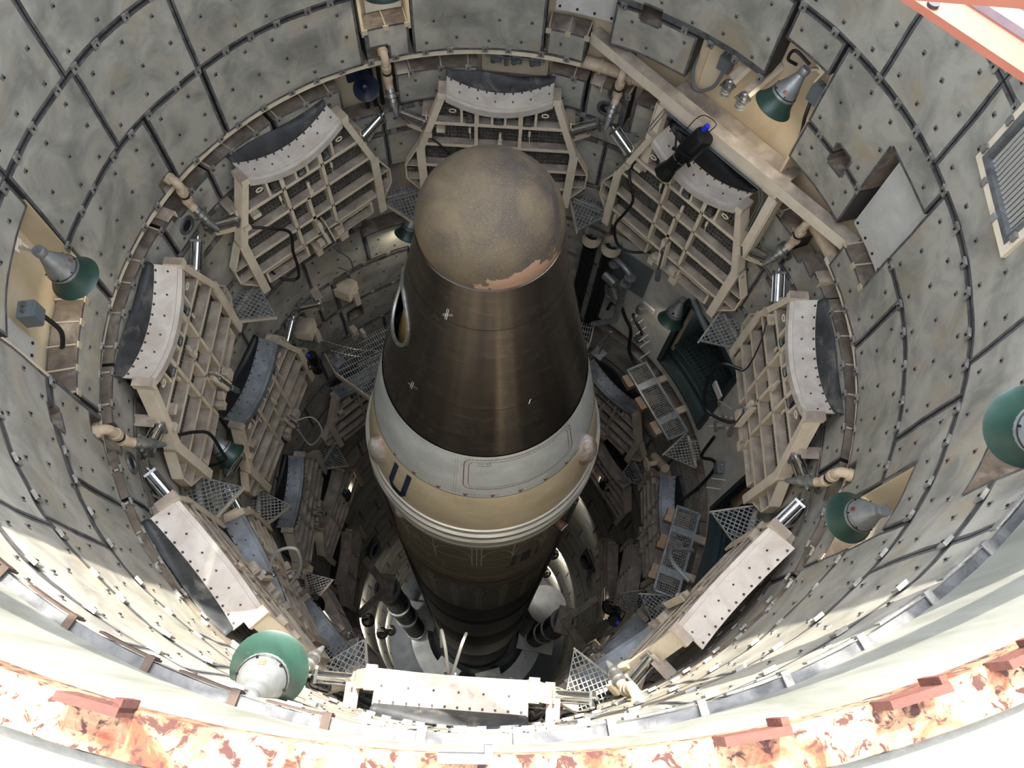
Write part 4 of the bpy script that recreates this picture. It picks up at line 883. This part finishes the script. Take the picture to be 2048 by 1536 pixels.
cable('cable', [at(49.0, 4.1, 1.3), at(46.2, 4.05, 1.36), at(45.4, 4.1, 1.18), at(46.4, 4.2, 1.1)], 0.018, M_BLACK, 'black cable loop left of the bay lamp')
cable('cable', [at(-104, 4.1, 0.84), at(-104.6, 4.05, 0.62), at(-105.5, 4.1, 0.46), at(-105.2, 4.15, 0.38)], 0.022, M_BLACK, 'black cable below the far left junction box')
# two caged bulbs on brackets in the bay
for a, z, w in ((38.6, 0.62, 'left'), (42.0, 0.60, 'right')):
    t = thing('caged_bulb', 'steel caged bulb on a bracket arm in the cream bay, %s of the two' % w, 'lamp', frame(a, 3.98, z), 'caged bulbs in the bay')
    b = MB(); b.bar((0.10, 0.32, 0.30), (0.0, 0.0, 0.0), 0.10, 0.012, (0, 0.3, 1)); b.bar((0.145, 0.32, 0.27), (0.045, 0.0, -0.03), 0.012, 0.08, (0, 0.3, 1)); b.build('arm', M_CREAM, t)
    b = MB(); b.box((0, -0.02, -0.10), (0.16, 0.13, 0.012)); b.build('plate', M_STEEL, t)
    b = MB(); b.tube([(0.02 * math.sin(k * 0.9) , -0.02 + 0.02 * math.cos(k * 0.9), -0.01 - k * 0.005) for k in range(18)], 0.028, 8); b.build('spring', M_STEEL, t)
    b = MB(); b.lathe([(0.03, -0.11), (0.045, -0.16), (0.045, -0.24), (0.0, -0.28)], 14, Matrix.Translation((0, -0.02, 0))); b.build('globe', M_MESHY, t, smooth=True)
    b = MB()
    for zq in (-0.13, -0.18, -0.23): b.tube([(0.058 * math.cos(2 * PI * k / 14), -0.02 + 0.058 * math.sin(2 * PI * k / 14), zq) for k in range(15)], 0.005, 5)
    for k in range(6): b.tube([(0.058 * math.cos(k * PI / 3), -0.02 + 0.058 * math.sin(k * PI / 3), -0.11), (0.058 * math.cos(k * PI / 3), -0.02 + 0.058 * math.sin(k * PI / 3), -0.24), (0, -0.02, -0.29)], 0.005, 5)
    b.build('wire_cage', M_MESHY, t)
# horn loudspeaker
t = thing('horn_speaker', 'dark blue round horn loudspeaker in the gap left of the top nozzle', 'loudspeaker', frame(-30.2, 4.02, -0.50))
F = Matrix.Rotation(rad(62), 4, 'X')
b = MB(); b.lathe([(0.06, -0.16), (0.07, -0.06), (0.10, 0.04), (0.165, 0.13), (0.175, 0.135), (0.155, 0.12), (0.09, 0.03), (0.02, -0.02)], 28, F); b.build('bell', M_HORN, t, smooth=True)
b = MB(); b.lathe([(0, 0.09), (0.03, 0.08), (0.035, 0.0), (0.03, -0.05)], 16, F); b.build('throat_plug', M_HORN, t, smooth=True)
b = MB(); b.box((-0.02, 0.16, 0.10), (0.30, 0.06, 0.24)); b.build('back_box', M_HORN, t)
for k, a in enumerate((-29.5, -28.0, -26.6)):
    b = MB(); b.tube([at(a, 4.2, -0.45), at(a, 4.2, -1.1)], 0.03, 8); tag(b.build('conduit', M_BLACK), 'black vertical conduit below the horn, number %s from left' % ('one', 'two', 'three')[k], 'conduit', 'conduits below the horn')
# instrument cluster in the bay above the centre platform
t = thing('valve_cluster', 'row of grey pressure switches and fittings in the recess above the top platform', 'instruments', frame(-1.3, 4.22, -0.46))
b = MB(); b.box((0, 0.10, -0.1), (0.92, 0.02, 0.5)); b.build('back_plate', M_LINER, t)
for x, w in ((-0.26, 0.16), (0.02, 0.14), (0.27, 0.14)):
    b = MB(); b.box((x, 0, 0.09), (w, 0.12, 0.06)); b.tube([(x - 0.04, 0, 0.06), (x - 0.04, 0, -0.10)], 0.035, 10); b.tube([(x + 0.045, 0, 0.06), (x + 0.045, 0, -0.08)], 0.03, 10); b.box((x, -0.02, -0.02), (0.12, 0.08, 0.06)); b.build('switch', M_GALV, t, smooth=False)
b = MB(); b.tube([(-0.40, 0, 0.0), (0.40, 0, 0.0)], 0.022, 8); b.tube([(-0.12, 0, 0.02), (-0.12, -0.02, -0.12)], 0.03, 8); b.build('manifold', M_GALV, t, smooth=True)
# header pipe
b = MB(); b.tube([at(a, 4.20, -0.30) for a in range(3, 78, 2)], 0.085, 12); hp = tag(b.build('header_pipe', M_PIPE, None, smooth=True), 'thick cream header pipe curving behind the portal beam', 'pipe')
for a in (14.5, 20.5, 70.5):
    b = MB(); b.tube([at(a - 0.3, 4.20, -0.30), at(a + 0.3, 4.20, -0.30)], 0.105, 14); b.build('pipe_collar', M_PIPE, hp)
for i, a in enumerate((-22.5, 14.8, 72.2, -74.5)):
    b = MB(); b.box((0, 0.0, 0.0), (0.16, 0.22, 0.012)); b.box((0.074, 0, -0.05), (0.012, 0.22, 0.10)); o = b.build('angle_bracket', M_CREAM); o.matrix_world = frame(a, 4.10, -0.42); tag(o, 'cream angle bracket %s' % ('right of the top left nozzle', 'under the header pipe at top', 'under the header pipe at right', 'beside the upper left nozzle')[i], 'bracket')
# portal beam in front of the bay
t = thing('portal_frame', 'long cream steel portal beam with two legs over the upper right platform', 'beam', frame(42.5, 3.68, 0))
b = MB(); b.box((-0.05, 0, 0.17), (4.20, 0.16, 0.014)); b.box((-0.05, -0.075, 0.10), (4.20, 0.014, 0.16)); b.box((-0.05, 0.075, 0.12), (4.20, 0.014, 0.11)); b.build('top_channel', M_CREAM, t)
b = MB(); b.box((0.05, 0, -0.02), (1.90, 0.10, 0.11)); b.box((0.05, 0.10, -0.05), (1.90, 0.10, 0.02)); b.build('lower_rail', M_CREAM, t)
for x in (-0.86, 0.97): b = MB(); b.box((x, 0, -0.66), (0.11, 0.12, 1.20)); b.box((x + (0.07 if x > 0 else -0.07), 0.03, -0.66), (0.014, 0.2, 1.20)); b.build('leg', M_CREAM, t)
b = MB(); b.tube([(-0.96, -0.07, -0.55), (-0.80, -0.07, -0.05), (0.80, -0.07, -0.05), (0.88, -0.07, -0.2), (0.90, -0.07, -0.8)], 0.008, 5); b.tube([(-0.93, -0.07, -0.6), (-0.77, -0.07, -0.08), (0.77, -0.07, -0.08), (0.85, -0.07, -0.22), (0.87, -0.07, -0.8)], 0.008, 5); b.build('conduit', M_BOX, t)
b = MB(); b.box((0, 0.50, -0.10), (1.8, 0.014, 0.10)); b.box((0, 0.34, -0.05), (1.9, 0.30, 0.012)); b.build('rear_ledge', M_CREAM, t)
# bay lining
b = MB(); b.arc(4.34, 4.37, -0.4, 1.45, 30, 53.5); b.arc(4.06, 4.37, -0.3, 1.45, 53.3, 53.8); b.build('bay_lining', M_LINER, wall)
b = MB(); b.arc(4.30, 4.35, -0.4, 0.80, 30.2, 31.6); b.arc(4.26, 4.35, -0.36, -0.28, 30, 53.5); b.build('bay_stiffener', M_LINER, wall)
# stage projectors
def projector(p0, p1, lab, sc=1.0, up=(0, 0, 1)):
    p0, p1 = Vector(p0), Vector(p1); z = (p0 - p1).normalized(); x = Vector(up).cross(z)
    x = x.normalized() if x.length > 1e-3 else Vector((1, 0, 0)); y = z.cross(x)
    M = Matrix(((x.x, y.x, z.x, p0.x), (x.y, y.y, z.y, p0.y), (x.z, y.z, z.z, p0.z), (0, 0, 0, 1))) @ Matrix.Scale(sc, 4)
    t = thing('stage_spotlight', lab, 'spotlight', M, 'black stage spotlights')
    b = MB(); b.lathe([(0, 0), (0.085, 0), (0.095, -0.02), (0.095, -0.27), (0.07, -0.29), (0.07, -0.47)], 20); b.build('body', M_BLACKM, t, smooth=True)
    b = MB(); b.lathe([(0.072, -0.34), (0.074, -0.345), (0.072, -0.35)], 20); b.build('ring', M_STEEL, t)
    b = MB(); b.lathe([(0.07, -0.47), (0.075, -0.49), (0.10, -0.60), (0.085, -0.56)], 8); b.build('snoot', M_BLACKM, t)
    b = MB(); b.tube([(-0.11, 0, -0.2), (-0.115, 0.17, -0.18), (0.115, 0.17, -0.18), (0.11, 0, -0.2)], 0.012, 6)
    for k in range(5): b.bar((0.07 * math.cos(k * 1.3), 0.07 * math.sin(k * 1.3), -0.30), (0.12 * math.cos(k * 1.3), 0.12 * math.sin(k * 1.3), -0.31), 0.025, 0.02)
    b.build('yoke', M_BLACKM, t); b = MB(); b.tube([(0.05, 0.02, 0), (0.05, 0.02, 0.06)], 0.025, 10); b.build('plug', M_BLUE, t); return t
projector(at(41.0, 3.50, 0.17), at(36.4, 3.30, -0.62), 'black stage spotlight hanging over the upper right platform', 1.38)
projector(at(-66.2, 3.32, -4.45), at(-66.5, 3.30, -5.3), 'black stage spotlight on the second level platform at left', 0.95)
projector(at(133.0, 3.3, -5.6), at(128.0, 3.2, -6.2), 'black stage spotlight deep at lower right', 1.0)
cable('cable', [at(41.2, 3.55, 0.20), at(41.5, 3.6, 0.32), at(38, 3.62, 0.26), at(36, 3.6, -0.1), at(36.4, 3.6, -0.35)], 0.006, M_BLACK, 'thin black lead of the upper right spotlight')
# hoses on platforms
def hose(az, dz, pts, lab, m_=M_BLACK, r=0.022):
    F = frame(az, 3.60, PZ + dz); return cable('hose', [F @ Vector((x, y, L(z))) for x, y, z in pts], r, m_, lab, 'hose')
hose(PAZ[7], 0, [(-0.95, -0.03, -1.32), (-0.72, -0.14, -1.45), (-0.50, -0.16, -1.72), (-0.56, -0.18, -2.1), (-0.58, -0.18, -2.5), (-0.62, -0.10, -2.85), (-0.80, 0.0, -2.80), (-0.9, 0.15, -2.6)], 'black hose hanging down the upper left platform')
hose(PAZ[1], 0, [(-0.95, -0.03, -1.32), (-0.80, -0.14, -1.40), (-0.66, -0.16, -1.65), (-0.72, -0.18, -2.0), (-0.82, -0.18, -2.4), (-0.72, -0.14, -2.8), (-0.50, -0.05, -2.88), (-0.25, 0.1, -2.75)], 'black hose hanging down the upper right platform')
hose(PAZ[0], 0, [(-0.98, -0.02, -1.36), (-0.80, -0.06, -1.5), (-0.52, -0.08, -1.9), (-0.46, -0.06, -2.1)], 'black hose crossing the platform behind the nose', r=0.014)
hose(PAZ[6], 0, [(-1.0, -0.03, -1.5), (-0.85, -0.1, -1.8), (-0.80, -0.2, -2.0), (-0.9, -0.25, -2.4), (-0.9, -0.18, -2.75), (-0.95, 0.1, -2.9)], 'black hose at the lower end of the far left platform')
hose(PAZ[2], 0, [(-0.62, -0.06, -2.30), (-0.72, -0.32, -2.36), (-0.60, -0.42, -2.75), (-0.35, -0.36, -3.10), (-0.12, -0.10, -3.00), (-0.1, 0.1, -2.9)], 'thick dark hose loop in front of the far right platform', M_BLACKM, 0.026)
hose(PAZ[2], 0, [(-0.86, -0.03, -1.32), (-0.62, -0.08, -1.5), (-0.55, -0.06, -2.0), (-0.6, -0.05, -2.3)], 'thin black cable across the far right platform', r=0.01)
hose(PAZ[5], 0, [(0.1, -0.12, -2.5), (0.15, -0.35, -2.2), (0.0, -0.55, -2.1), (-0.1, -0.45, -2.5), (-0.08, -0.2, -2.9)], 'grey hose loop over the lower left platform', M_GREY, 0.02)
hose(PAZ[4], 0, [(0.06, -0.05, -0.9), (0.10, -0.25, -0.55), (0.16, -0.42, -0.62), (0.17, -0.32, -1.2)], 'pale hose loop rising over the bottom platform, left', M_GREY, 0.016)
hose(PAZ[4], 0, [(0.02, -0.05, -0.9), (-0.05, -0.30, -0.60), (-0.08, -0.42, -0.75), (-0.02, -0.34, -1.3)], 'pale hose loop rising over the bottom platform, right', M_GREY, 0.016)
hose(PAZ2[6], -3.3, [(0.1, -0.12, -2.4), (0.25, -0.4, -2.4), (0.1, -0.6, -2.6), (-0.1, -0.4, -2.9), (0.0, -0.2, -2.5)], 'white hose loop at the second level platform at left', M_GREY, 0.014)
hose(PAZ[7], 0, [(0.12, -0.14, -2.8), (0.25, -0.2, -3.1), (0.28, -0.1, -3.6), (0.2, 0.2, -3.75)], 'dark twin cable under the upper left platform', M_BOX, 0.012)
hose(PAZ[3], 0, [(-0.3, -0.1, -2.5), (-0.35, -0.4, -2.6), (-0.6, -0.5, -3.0), (-0.9, -0.3, -3.3)], 'grey hose from the lower right platform to the threshold', M_BOX, 0.03)
# ------------------------------------------------------------------ the door bay at right
b = MB(); b.arc(4.08, 4.12, -6.1, -5.76, 25, 116); b.arc(4.08, 4.12, -5.76, -3.35, 25, 49.2); b.arc(4.08, 4.12, -5.76, -3.35, 70.4, 92); b.arc(4.08, 4.12, -3.55, -3.35, 49.2, 70.4)
wb = b.build('wall_bay', M_WHITE, smooth=False); tag(wb, kind='structure')
def doorway(a0, a1, z0, z1, n):
    d = MB(); d.arc(4.02, 4.14, z0 - 0.06, z1 + 0.06, a0 - 0.9, a0 + 0.4); d.arc(4.02, 4.14, z0 - 0.06, z1 + 0.06, a1 - 0.4, a1 + 0.9); d.arc(4.02, 4.14, z1, z1 + 0.06, a0, a1); d.arc(4.02, 4.14, z0 - 0.06, z0, a0, a1)
    o = d.build('door_%d' % n, M_DOORG); tag(o, kind='structure')
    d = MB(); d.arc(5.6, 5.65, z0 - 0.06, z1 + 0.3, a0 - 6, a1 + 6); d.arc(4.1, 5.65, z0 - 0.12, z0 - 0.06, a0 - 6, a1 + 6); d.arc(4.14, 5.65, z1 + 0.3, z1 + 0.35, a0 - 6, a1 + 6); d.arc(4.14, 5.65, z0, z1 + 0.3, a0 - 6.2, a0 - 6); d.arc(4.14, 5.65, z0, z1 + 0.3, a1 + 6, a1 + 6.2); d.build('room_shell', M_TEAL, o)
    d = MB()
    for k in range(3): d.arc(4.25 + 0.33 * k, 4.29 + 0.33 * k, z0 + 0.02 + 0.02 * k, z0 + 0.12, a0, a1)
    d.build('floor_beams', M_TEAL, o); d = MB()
    for k in range(22): aa = lerp(a0 + 0.6, a1 - 0.6, k / 21); d.bar(at(aa, 4.2, z0 + 0.5), at(aa, 5.2, z0 + 0.5), 0.012, 0.03)
    for k in range(10): d.arc(4.2 + 0.1 * k, 4.21 + 0.1 * k, z0 + 0.49, z0 + 0.51, a0 + 0.5, a1 - 0.5, 4)
    d.build('room_grating', M_TEAL, o, kind='stuff'); return o
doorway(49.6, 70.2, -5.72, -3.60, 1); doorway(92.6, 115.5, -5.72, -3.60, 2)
# threshold walkways
def walkway(a, lab):
    t = thing('threshold_walkway', lab, 'walkway', frame(a, 3.62, -5.98), 'grated threshold walkways')
    w, d = 1.58, 0.40
    b = MB()
    for s in (-1, 1): b.box((0, s * (d / 2), 0), (w, 0.035, 0.05)); b.box((s * (w / 2 - 0.015), 0, 0), (0.035, d, 0.05))
    b.box((0, d / 2 + 0.02, -0.06), (w, 0.02, 0.16)); b.build('frame', M_GALV, t)
    for x in (-0.36, 0.40): b = MB(); b.box((x, 0, 0.012), (0.13, d - 0.03, 0.03)); b.build('checker_plate', M_GALV, t)
    b = MB(); x = -w / 2 + 0.05
    while x < w / 2: b.box((x, 0, 0.005), (0.008, d - 0.04, 0.03)); x += 0.042
    for k in range(9): b.box((0, lerp(-d / 2 + 0.04, d / 2 - 0.04, k / 8), 0.005), (w - 0.05, 0.007, 0.028))
    b.build('grating', M_GRATE, t, kind='stuff')
    b = MB()
    for x in (-0.6, -0.1, 0.45): b.box((x, -0.12, -0.14), (0.26, 0.42, 0.16)); b.box((x + 0.1, -0.30, -0.05), (0.10, 0.12, 0.14))
    b.build('hinge_blocks', M_OCHRE, t)
    for x in (-0.35, 0.35): b = MB(); b.box((x, 0.42, -0.05), (0.12, 0.46, 0.10)); b.build('support_arm', M_CREAM, t)
    return t
walkway(58.5, 'grey grated threshold walkway under the first dark doorway'); walkway(104.5, 'grey grated threshold walkway under the second dark doorway')
# cable bundles and pipe assembly on the white wall
for i, (a, w) in enumerate(((21.0, 'left'), (26.4, 'right'))):
    t = thing('cable_bundle', 'thick black vertical cable bundle on the white bay wall, %s one' % w, 'cables', frame(a, 3.95, -3.6))
    for k in range(5): b = MB(); b.tube(spline([(0.05 * (k - 2), 0.02 * (k % 2), 0), (0.05 * (k - 2) + 0.01, -0.02, -0.9), (0.05 * (k - 2), 0, -1.9), (0.05 * (k - 2), 0.02, -3.4)]), 0.03, 8); b.build('cable', M_BLACK, t, smooth=True)
    b = MB(); b.lathe([(0.17, 0.15), (0.17, -0.05), (0.14, -0.05), (0.14, 0.15)], 16); b.build('sleeve', M_CREAM, t)
t = thing('pipe_manifold', 'dusty grey pipe manifold with flanged elbows and pump on the bay wall', 'pipes', frame(32.5, 3.9, -4.0))
b = MB(); b.tube(spline([(-0.30, 0.10, -0.1), (-0.28, 0.0, 0.22), (-0.05, -0.06, 0.26), (0.10, -0.08, 0.16), (0.06, -0.08, -0.10)]), 0.055, 10); b.tube([(0.06, -0.08, -0.14), (0.09, -0.10, -0.9), (0.10, -0.1, -1.35), (-0.25, -0.25, -1.7)], 0.06, 10); b.build('main_pipe', M_GALV, t, smooth=True)
b = MB()
for q in ((0.06, -0.08, -0.12), (0.10, -0.08, 0.12), (-0.28, 0.02, 0.05)): b.lathe([(0, 0.02), (0.10, 0.02), (0.10, -0.02), (0, -0.02)], 14, Matrix.Translation(q))
b.build('flange', M_GALV, t, kind='stuff'); b = MB(); b.tube([(-0.38, 0, -0.35), (-0.12, -0.05, -0.35)], 0.10, 14); b.tube([(-0.20, 0, -0.55), (-0.02, -0.05, -0.72)], 0.09, 12); b.tube([(-0.30, -0.02, -0.55), (-0.22, -0.06, -0.82), (0.0, -0.05, -0.9)], 0.035, 8); b.build('pump', M_STEEL, t, smooth=True)
b = MB(); b.box((0.0, 0.14, -0.1), (0.75, 0.02, 0.9)); b.build('backing_plate', M_BOX, t)
t = thing('wall_fitting', 'white bracket with round steel regulator on the bay wall', 'fitting', frame(40.5, 3.98, -4.62)); b = MB(); b.box((0, 0.02, 0.05), (0.26, 0.04, 0.12)); b.build('plate', M_WHITE, t); b = MB(); b.lathe([(0, 0.10), (0.06, 0.09), (0.09, 0.03), (0.09, -0.04), (0.04, -0.09)], 16, Matrix.Translation((-0.08, -0.06, -0.05))); b.build('regulator', M_STEEL, t, smooth=True)
box_unit(42.0, 4.0, -5.62, 'grey conduit box on the white wall left of the first doorway', 0.5, sz=(0.14, 0.1, 0.3)); box_unit(84.5, 4.02, -5.1, 'grey cable box on the white wall between the doorways', 0.2, sz=(0.2, 0.12, 0.2))
cable('cable', [at(37.5, 4.0, -5.1), at(38, 3.9, -4.95), at(40, 3.85, -5.0), at(41.5, 3.95, -5.3), at(42, 4.0, -5.5)], 0.028, M_BLACK, 'black cable arch above the conduit box on the white wall')
cable('cable', [at(30, 4.0, -5.5), at(31.2, 3.9, -5.05), at(34, 3.9, -5.0), at(36, 3.95, -5.3), at(38.5, 3.98, -5.6), at(40.5, 3.98, -6.3), at(46, 3.95, -6.5), at(56, 3.95, -6.35), at(70, 3.95, -6.3), at(77, 3.98, -6.2)], 0.034, M_BLACK, 'thick black cable looping along the foot of the bay wall')
cable('cable', [at(77.5, 3.95, -4.9), at(79, 3.9, -5.6), at(82, 3.95, -5.2), at(84, 3.98, -5.2), at(84.5, 3.98, -6.2), at(83, 3.98, -7.6)], 0.03, M_BLACK, 'black cable dropping from the box between the doorways')
cable('cable', [at(81, 3.6, -3.0), at(77.5, 3.55, -3.25), at(75.5, 3.7, -3.7), at(77, 3.8, -3.95), at(80.5, 3.65, -3.4)], 0.016, M_GREY, 'thin grey looped hose by the far right platform hinge')
cable('cable', [at(83, 3.6, -3.05), at(80.5, 3.55, -3.6), at(78.5, 3.7, -4.05), at(79.2, 3.75, -4.25), at(81.2, 3.65, -3.8), at(84, 3.6, -3.3)], 0.022, M_GREY, 'thicker grey looped hose by the far right platform hinge')
for i, (a, z) in enumerate(((38.5, -5.05), (40, -5.15), (41.5, -5.3), (43, -5.45), (44, -5.6), (45.5, -5.9), (74, -4.6), (75.5, -4.75), (88, -5.0), (89, -5.3))):
    b = MB(); b.tube([at(a, 4.1, z), at(a, 3.82, z + 0.05)], 0.010, 6); tag(b.build('wall_stud', M_WHITE), 'thin pale rod on the white wall %s, %s' % ('left of the first doorway' if i < 6 else 'between the two doorways', ('highest', 'second from top', 'third from top', 'fourth from top', 'fifth from top', 'lowest')[i] if i < 6 else ('highest', 'second from top', 'third from top', 'lowest')[i - 6]), 'rod', 'rods left of the first doorway' if i < 6 else 'rods between the doorways')
b = MB(); b.tube([at(50.5, 4.0, -3.35), at(54.5, 3.95, -3.42), at(58, 3.95, -3.5), at(61, 4.0, -3.52)], 0.05, 10); tag(b.build('conduit_pipe', M_BOX, None, smooth=True), 'grey pipe along the top of the first doorway', 'pipe')
b = MB(); b.box((0, 0, 0), (0.28, 0.03, 0.16)); o = b.build('white_box', M_WHITE); o.matrix_world = frame(69.8, 3.92, -4.1); tag(o, 'small white plate at the edge of the first doorway', 'plate')
# round port plates deep in the wall
for i, (a, z, w) in enumerate(((-73.1, -19.6, 'left'), (66.8, -19.5, 'right'))):
    t = thing('duct_port', 'dark square plate with a round duct opening on the %s wall far below' % w, 'duct', frame(a, 3.98, z)); F = Matrix.Rotation(PI / 2 - 0.35, 4, 'X')
    b = MB(); b.box((0, 0.05, 0), (0.78, 0.08, 1.2)); b.build('plate', M_BODYD, t); b = MB(); b.lathe([(0.27, 0.0), (0.27, 0.14), (0.24, 0.14), (0.24, 0.0)], 24, F); b.build('collar', M_BODY3 if i == 0 else M_BODYD, t, smooth=True); b = MB(); b.lathe([(0, 0.02), (0.245, 0.02)], 24, F); b.build('opening', M_BLACK, t)
# leaning flexible exhaust ducts at the bottom
def flexduct(a0, r0, z0, a1, r1, z1, lab):
    p0, p1 = at(a0, r0, z0), at(a1, r1, z1); t = thing('flexible_duct', lab, 'duct', None, 'leaning ducts at the missile base'); n = 24; d = p1 - p0
    b = MB(); b.tube([p0.lerp(p1, k / n) for k in range(n + 1)], [0.36 + 0.035 * (k % 2) for k in range(n + 1)], 16); b.build('hose', M_BODYD, t, smooth=False)
    for k in (0.0, 0.33, 0.62, 1.0): b = MB(); q0 = p0.lerp(p1, k * 0.96); b.tube([q0, q0 + d.normalized() * 0.25], 0.44, 18); b.build('collar', M_BODY3, t, smooth=True)
    b = MB(); b.bar(p0 + Vector((0, 0, 0.1)), at(a0 + 12, 4.0, z0 + 0.6), 0.25, 0.3); b.bar(p0, at(a0 - 14, 4.0, z0 + 0.3), 0.2, 0.25); b.box((0, 0, 0), (0.9, 0.5, 0.12), Matrix.Translation(p0 + Vector((0, 0, 0.12))) @ Matrix.Rotation(-rad(a0), 4, 'Z')); b.build('support', M_CREAM, t)
flexduct(-92, 3.1, -19.5, -100, 2.7, -28.5, 'dark segmented duct leaning down at left toward the missile base'); flexduct(100, 3.0, -19.5, 96, 2.6, -28.5, 'dark segmented duct leaning down at right toward the missile base')
b = MB(); b.tube([at(72, 3.0, -26.2), at(80, 2.6, -28.8)], 0.85, 28); o = b.build('fan_drum', M_BODY2, None, smooth=True); tag(o, 'large grey ribbed drum right of the missile base', 'drum')
b = MB()
for k in range(40): t_ = 2 * PI * k / 40; b.box((0.87 * math.cos(t_), 0.87 * math.sin(t_), 1.2), (0.03, 0.03, 1.2))
z_ = (at(72, 3.0, -26.2) - at(80, 2.6, -28.8)).normalized(); q = z_.to_track_quat('Z', 'Y').to_matrix().to_4x4(); c = MB(); c.v = [tuple(Matrix.Translation(at(80, 2.6, -28.8)) @ q @ Vector(v)) for v in b.v]; c.f = b.f; c.m = b.m; c.build('drum_ribs', M_GALV, o, kind='stuff')
# thrust mount ring on the floor
t = thing('thrust_mount_ring', 'wide grey steel ring around the foot of the missile on the silo floor', 'ring')
b = MB(); b.lathe([(2.25, -29.5), (2.25, -29.2), (3.0, -29.2), (3.0, -29.5)], 64); b.build('ring', M_BODY3, t, smooth=False)
for a in (-85, 95, -150, 160): b = MB(); b.box((0, 0, 0), (1.1, 1.6, 0.25), frame(a, 2.7, -28.9)); b.box((0, 0, 0.2), (0.25, 1.2, 0.3), frame(a, 2.8, -28.9)); b.build('mount_block', M_BODY3, t)
# bracket boxes under the left wall
for a, z, lab in ((-44.5, -4.75, 'cream bracket box on the wall left of the missile'), (-58.7, -4.95, 'cream bracket in a square opening left of the missile')):
    b = MB(); b.box((0, 0, 0), (0.32, 0.3, 0.26), Matrix.Rotation(0.5, 4, 'Z')); b.box((0.10, -0.12, -0.25), (0.10, 0.10, 0.4)); o = b.build('bracket_box', M_CREAM); o.matrix_world = frame(a, 3.98, z); tag(o, lab, 'bracket')
t = thing('hinge_lever', 'cream hinge lever at the corner of the lowered left platform', 'hinge', frame(-47, 3.75, -6.05)); b = MB(); b.box((0, 0, 0.1), (0.10, 0.14, 0.5)); b.box((0.12, -0.1, 0.05), (0.06, 0.12, 0.4)); b.build('lever', M_CREAM, t); b = MB(); b.tube([(0.12, -0.16, -0.1), (-0.05, -0.16, 0.3)], 0.04, 8); b.build('pin', M_STEEL, t)
t = thing('gate_valve', 'small pipe valve with spoked handwheel near the second threshold walkway', 'valve', frame(72, 3.5, -7.2)); b = MB(); b.tube([(0.14 * math.cos(2 * PI * k / 20), -0.16, 0.14 * math.sin(2 * PI * k / 20)) for k in range(21)], 0.02, 6)
for k in range(5): b.tube([(0, -0.16, 0), (0.14 * math.cos(k * 1.257), -0.16, 0.14 * math.sin(k * 1.257))], 0.014, 5)
b.build('handwheel', M_PIPE, t); b = MB(); b.tube([(0, -0.16, 0), (0, 0.1, 0)], 0.05, 10); b.tube([(-0.2, 0.12, -0.25), (0.2, 0.12, 0.2)], 0.09, 12); b.build('valve_body', M_PIPE, t, smooth=True)
# ------------------------------------------------------------------ salmon beam; unseen slabs and cross beam added to shape the sun
d_ = Vector((0.751, -0.66, 0)).normalized(); n_ = Vector((0.66, 0.751, 0)).normalized(); A0 = Vector((1.575, -1.41, 5.25))
t = thing('overhead_beam', 'salmon painted steel beam crossing the top right corner above the rim', 'beam')
e0, e1 = A0 - d_ * 5.2, A0 + d_ * 3.2
M_MAUVE = mat('mauve_grey', (116, 104, 106), 0.6, 0, c2=(100, 90, 92), scale=6, c3=(128, 92, 76), scale3=5, lo3=0.62, hi3=0.75)  # mauve-grey strip set between two salmon ones
b = MB(); b.bar(e0 + n_ * 0.07, e1 + n_ * 0.07, 0.14, 0.03); b.build('bottom_flange', M_SALMON, t)
b = MB(); b.bar(e0 + n_ * 0.185 + Vector((0, 0, 0.02)), e1 + n_ * 0.185 + Vector((0, 0, 0.02)), 0.09, 0.05); b.build('web_plate', M_MAUVE, t)
b = MB(); b.bar(e0 + n_ * 0.33 + Vector((0, 0, 0.035)), e1 + n_ * 0.33 + Vector((0, 0, 0.035)), 0.20, 0.08); b.build('top_flange', M_SALMON, t)
b = MB(); b.lathe([(0, 0.016), (0.022, 0.016), (0.022, -0.016), (0, -0.016)], 14, Matrix.Translation(A0 + d_ * 0.13 + n_ * 0.03 + Vector((0, 0, 0.012)))); b.build('bolt_hole', M_BLACK, t)
for x0, x1, w in ((-4.9, -2.35, 'left'), (2.75, 4.9, 'right')):  # slabs added out of view; their inner edges cut the sun patch
    b = MB(); b.box(((x0 + x1) / 2, 1.5, 6.25), (x1 - x0, 11, 0.9)); o = b.build('sun_block_slab', M_CONC); tag(o, 'unseen sun-blocking concrete slab added above the %s side of the silo mouth' % w, 'slab', 'added sun-blocking slabs')
for x0, x1, y0, w in ((-2.34, 1.15, 1.0, 'left part of the'), (1.15, 2.2, 2.2, 'set back middle of the'), (2.2, 2.74, 1.0, 'right part of the')):  # added to keep sun off the nose; the gap throws a lit strip
    b = MB(); b.box(((x0 + x1) / 2, (y0 + 7) / 2, 6.0), (x1 - x0 - 0.01, 7 - y0, 0.4)); o = b.build('sun_block_slab', M_CONC); tag(o, 'unseen sun-blocking slab added over the far side, %s opening edge' % w, 'slab', 'added sun-blocking slabs')
b = MB(); b.bar((-2.6, -2.35, 5.95), (2.9, -2.1, 5.95), 0.16, 0.18); o = b.build('cross_beam', M_SALMON); tag(o, 'unseen narrow steel beam added above the opening to cast a shadow band', 'beam')  # out-of-view beam put in for its shadow band on the near wall
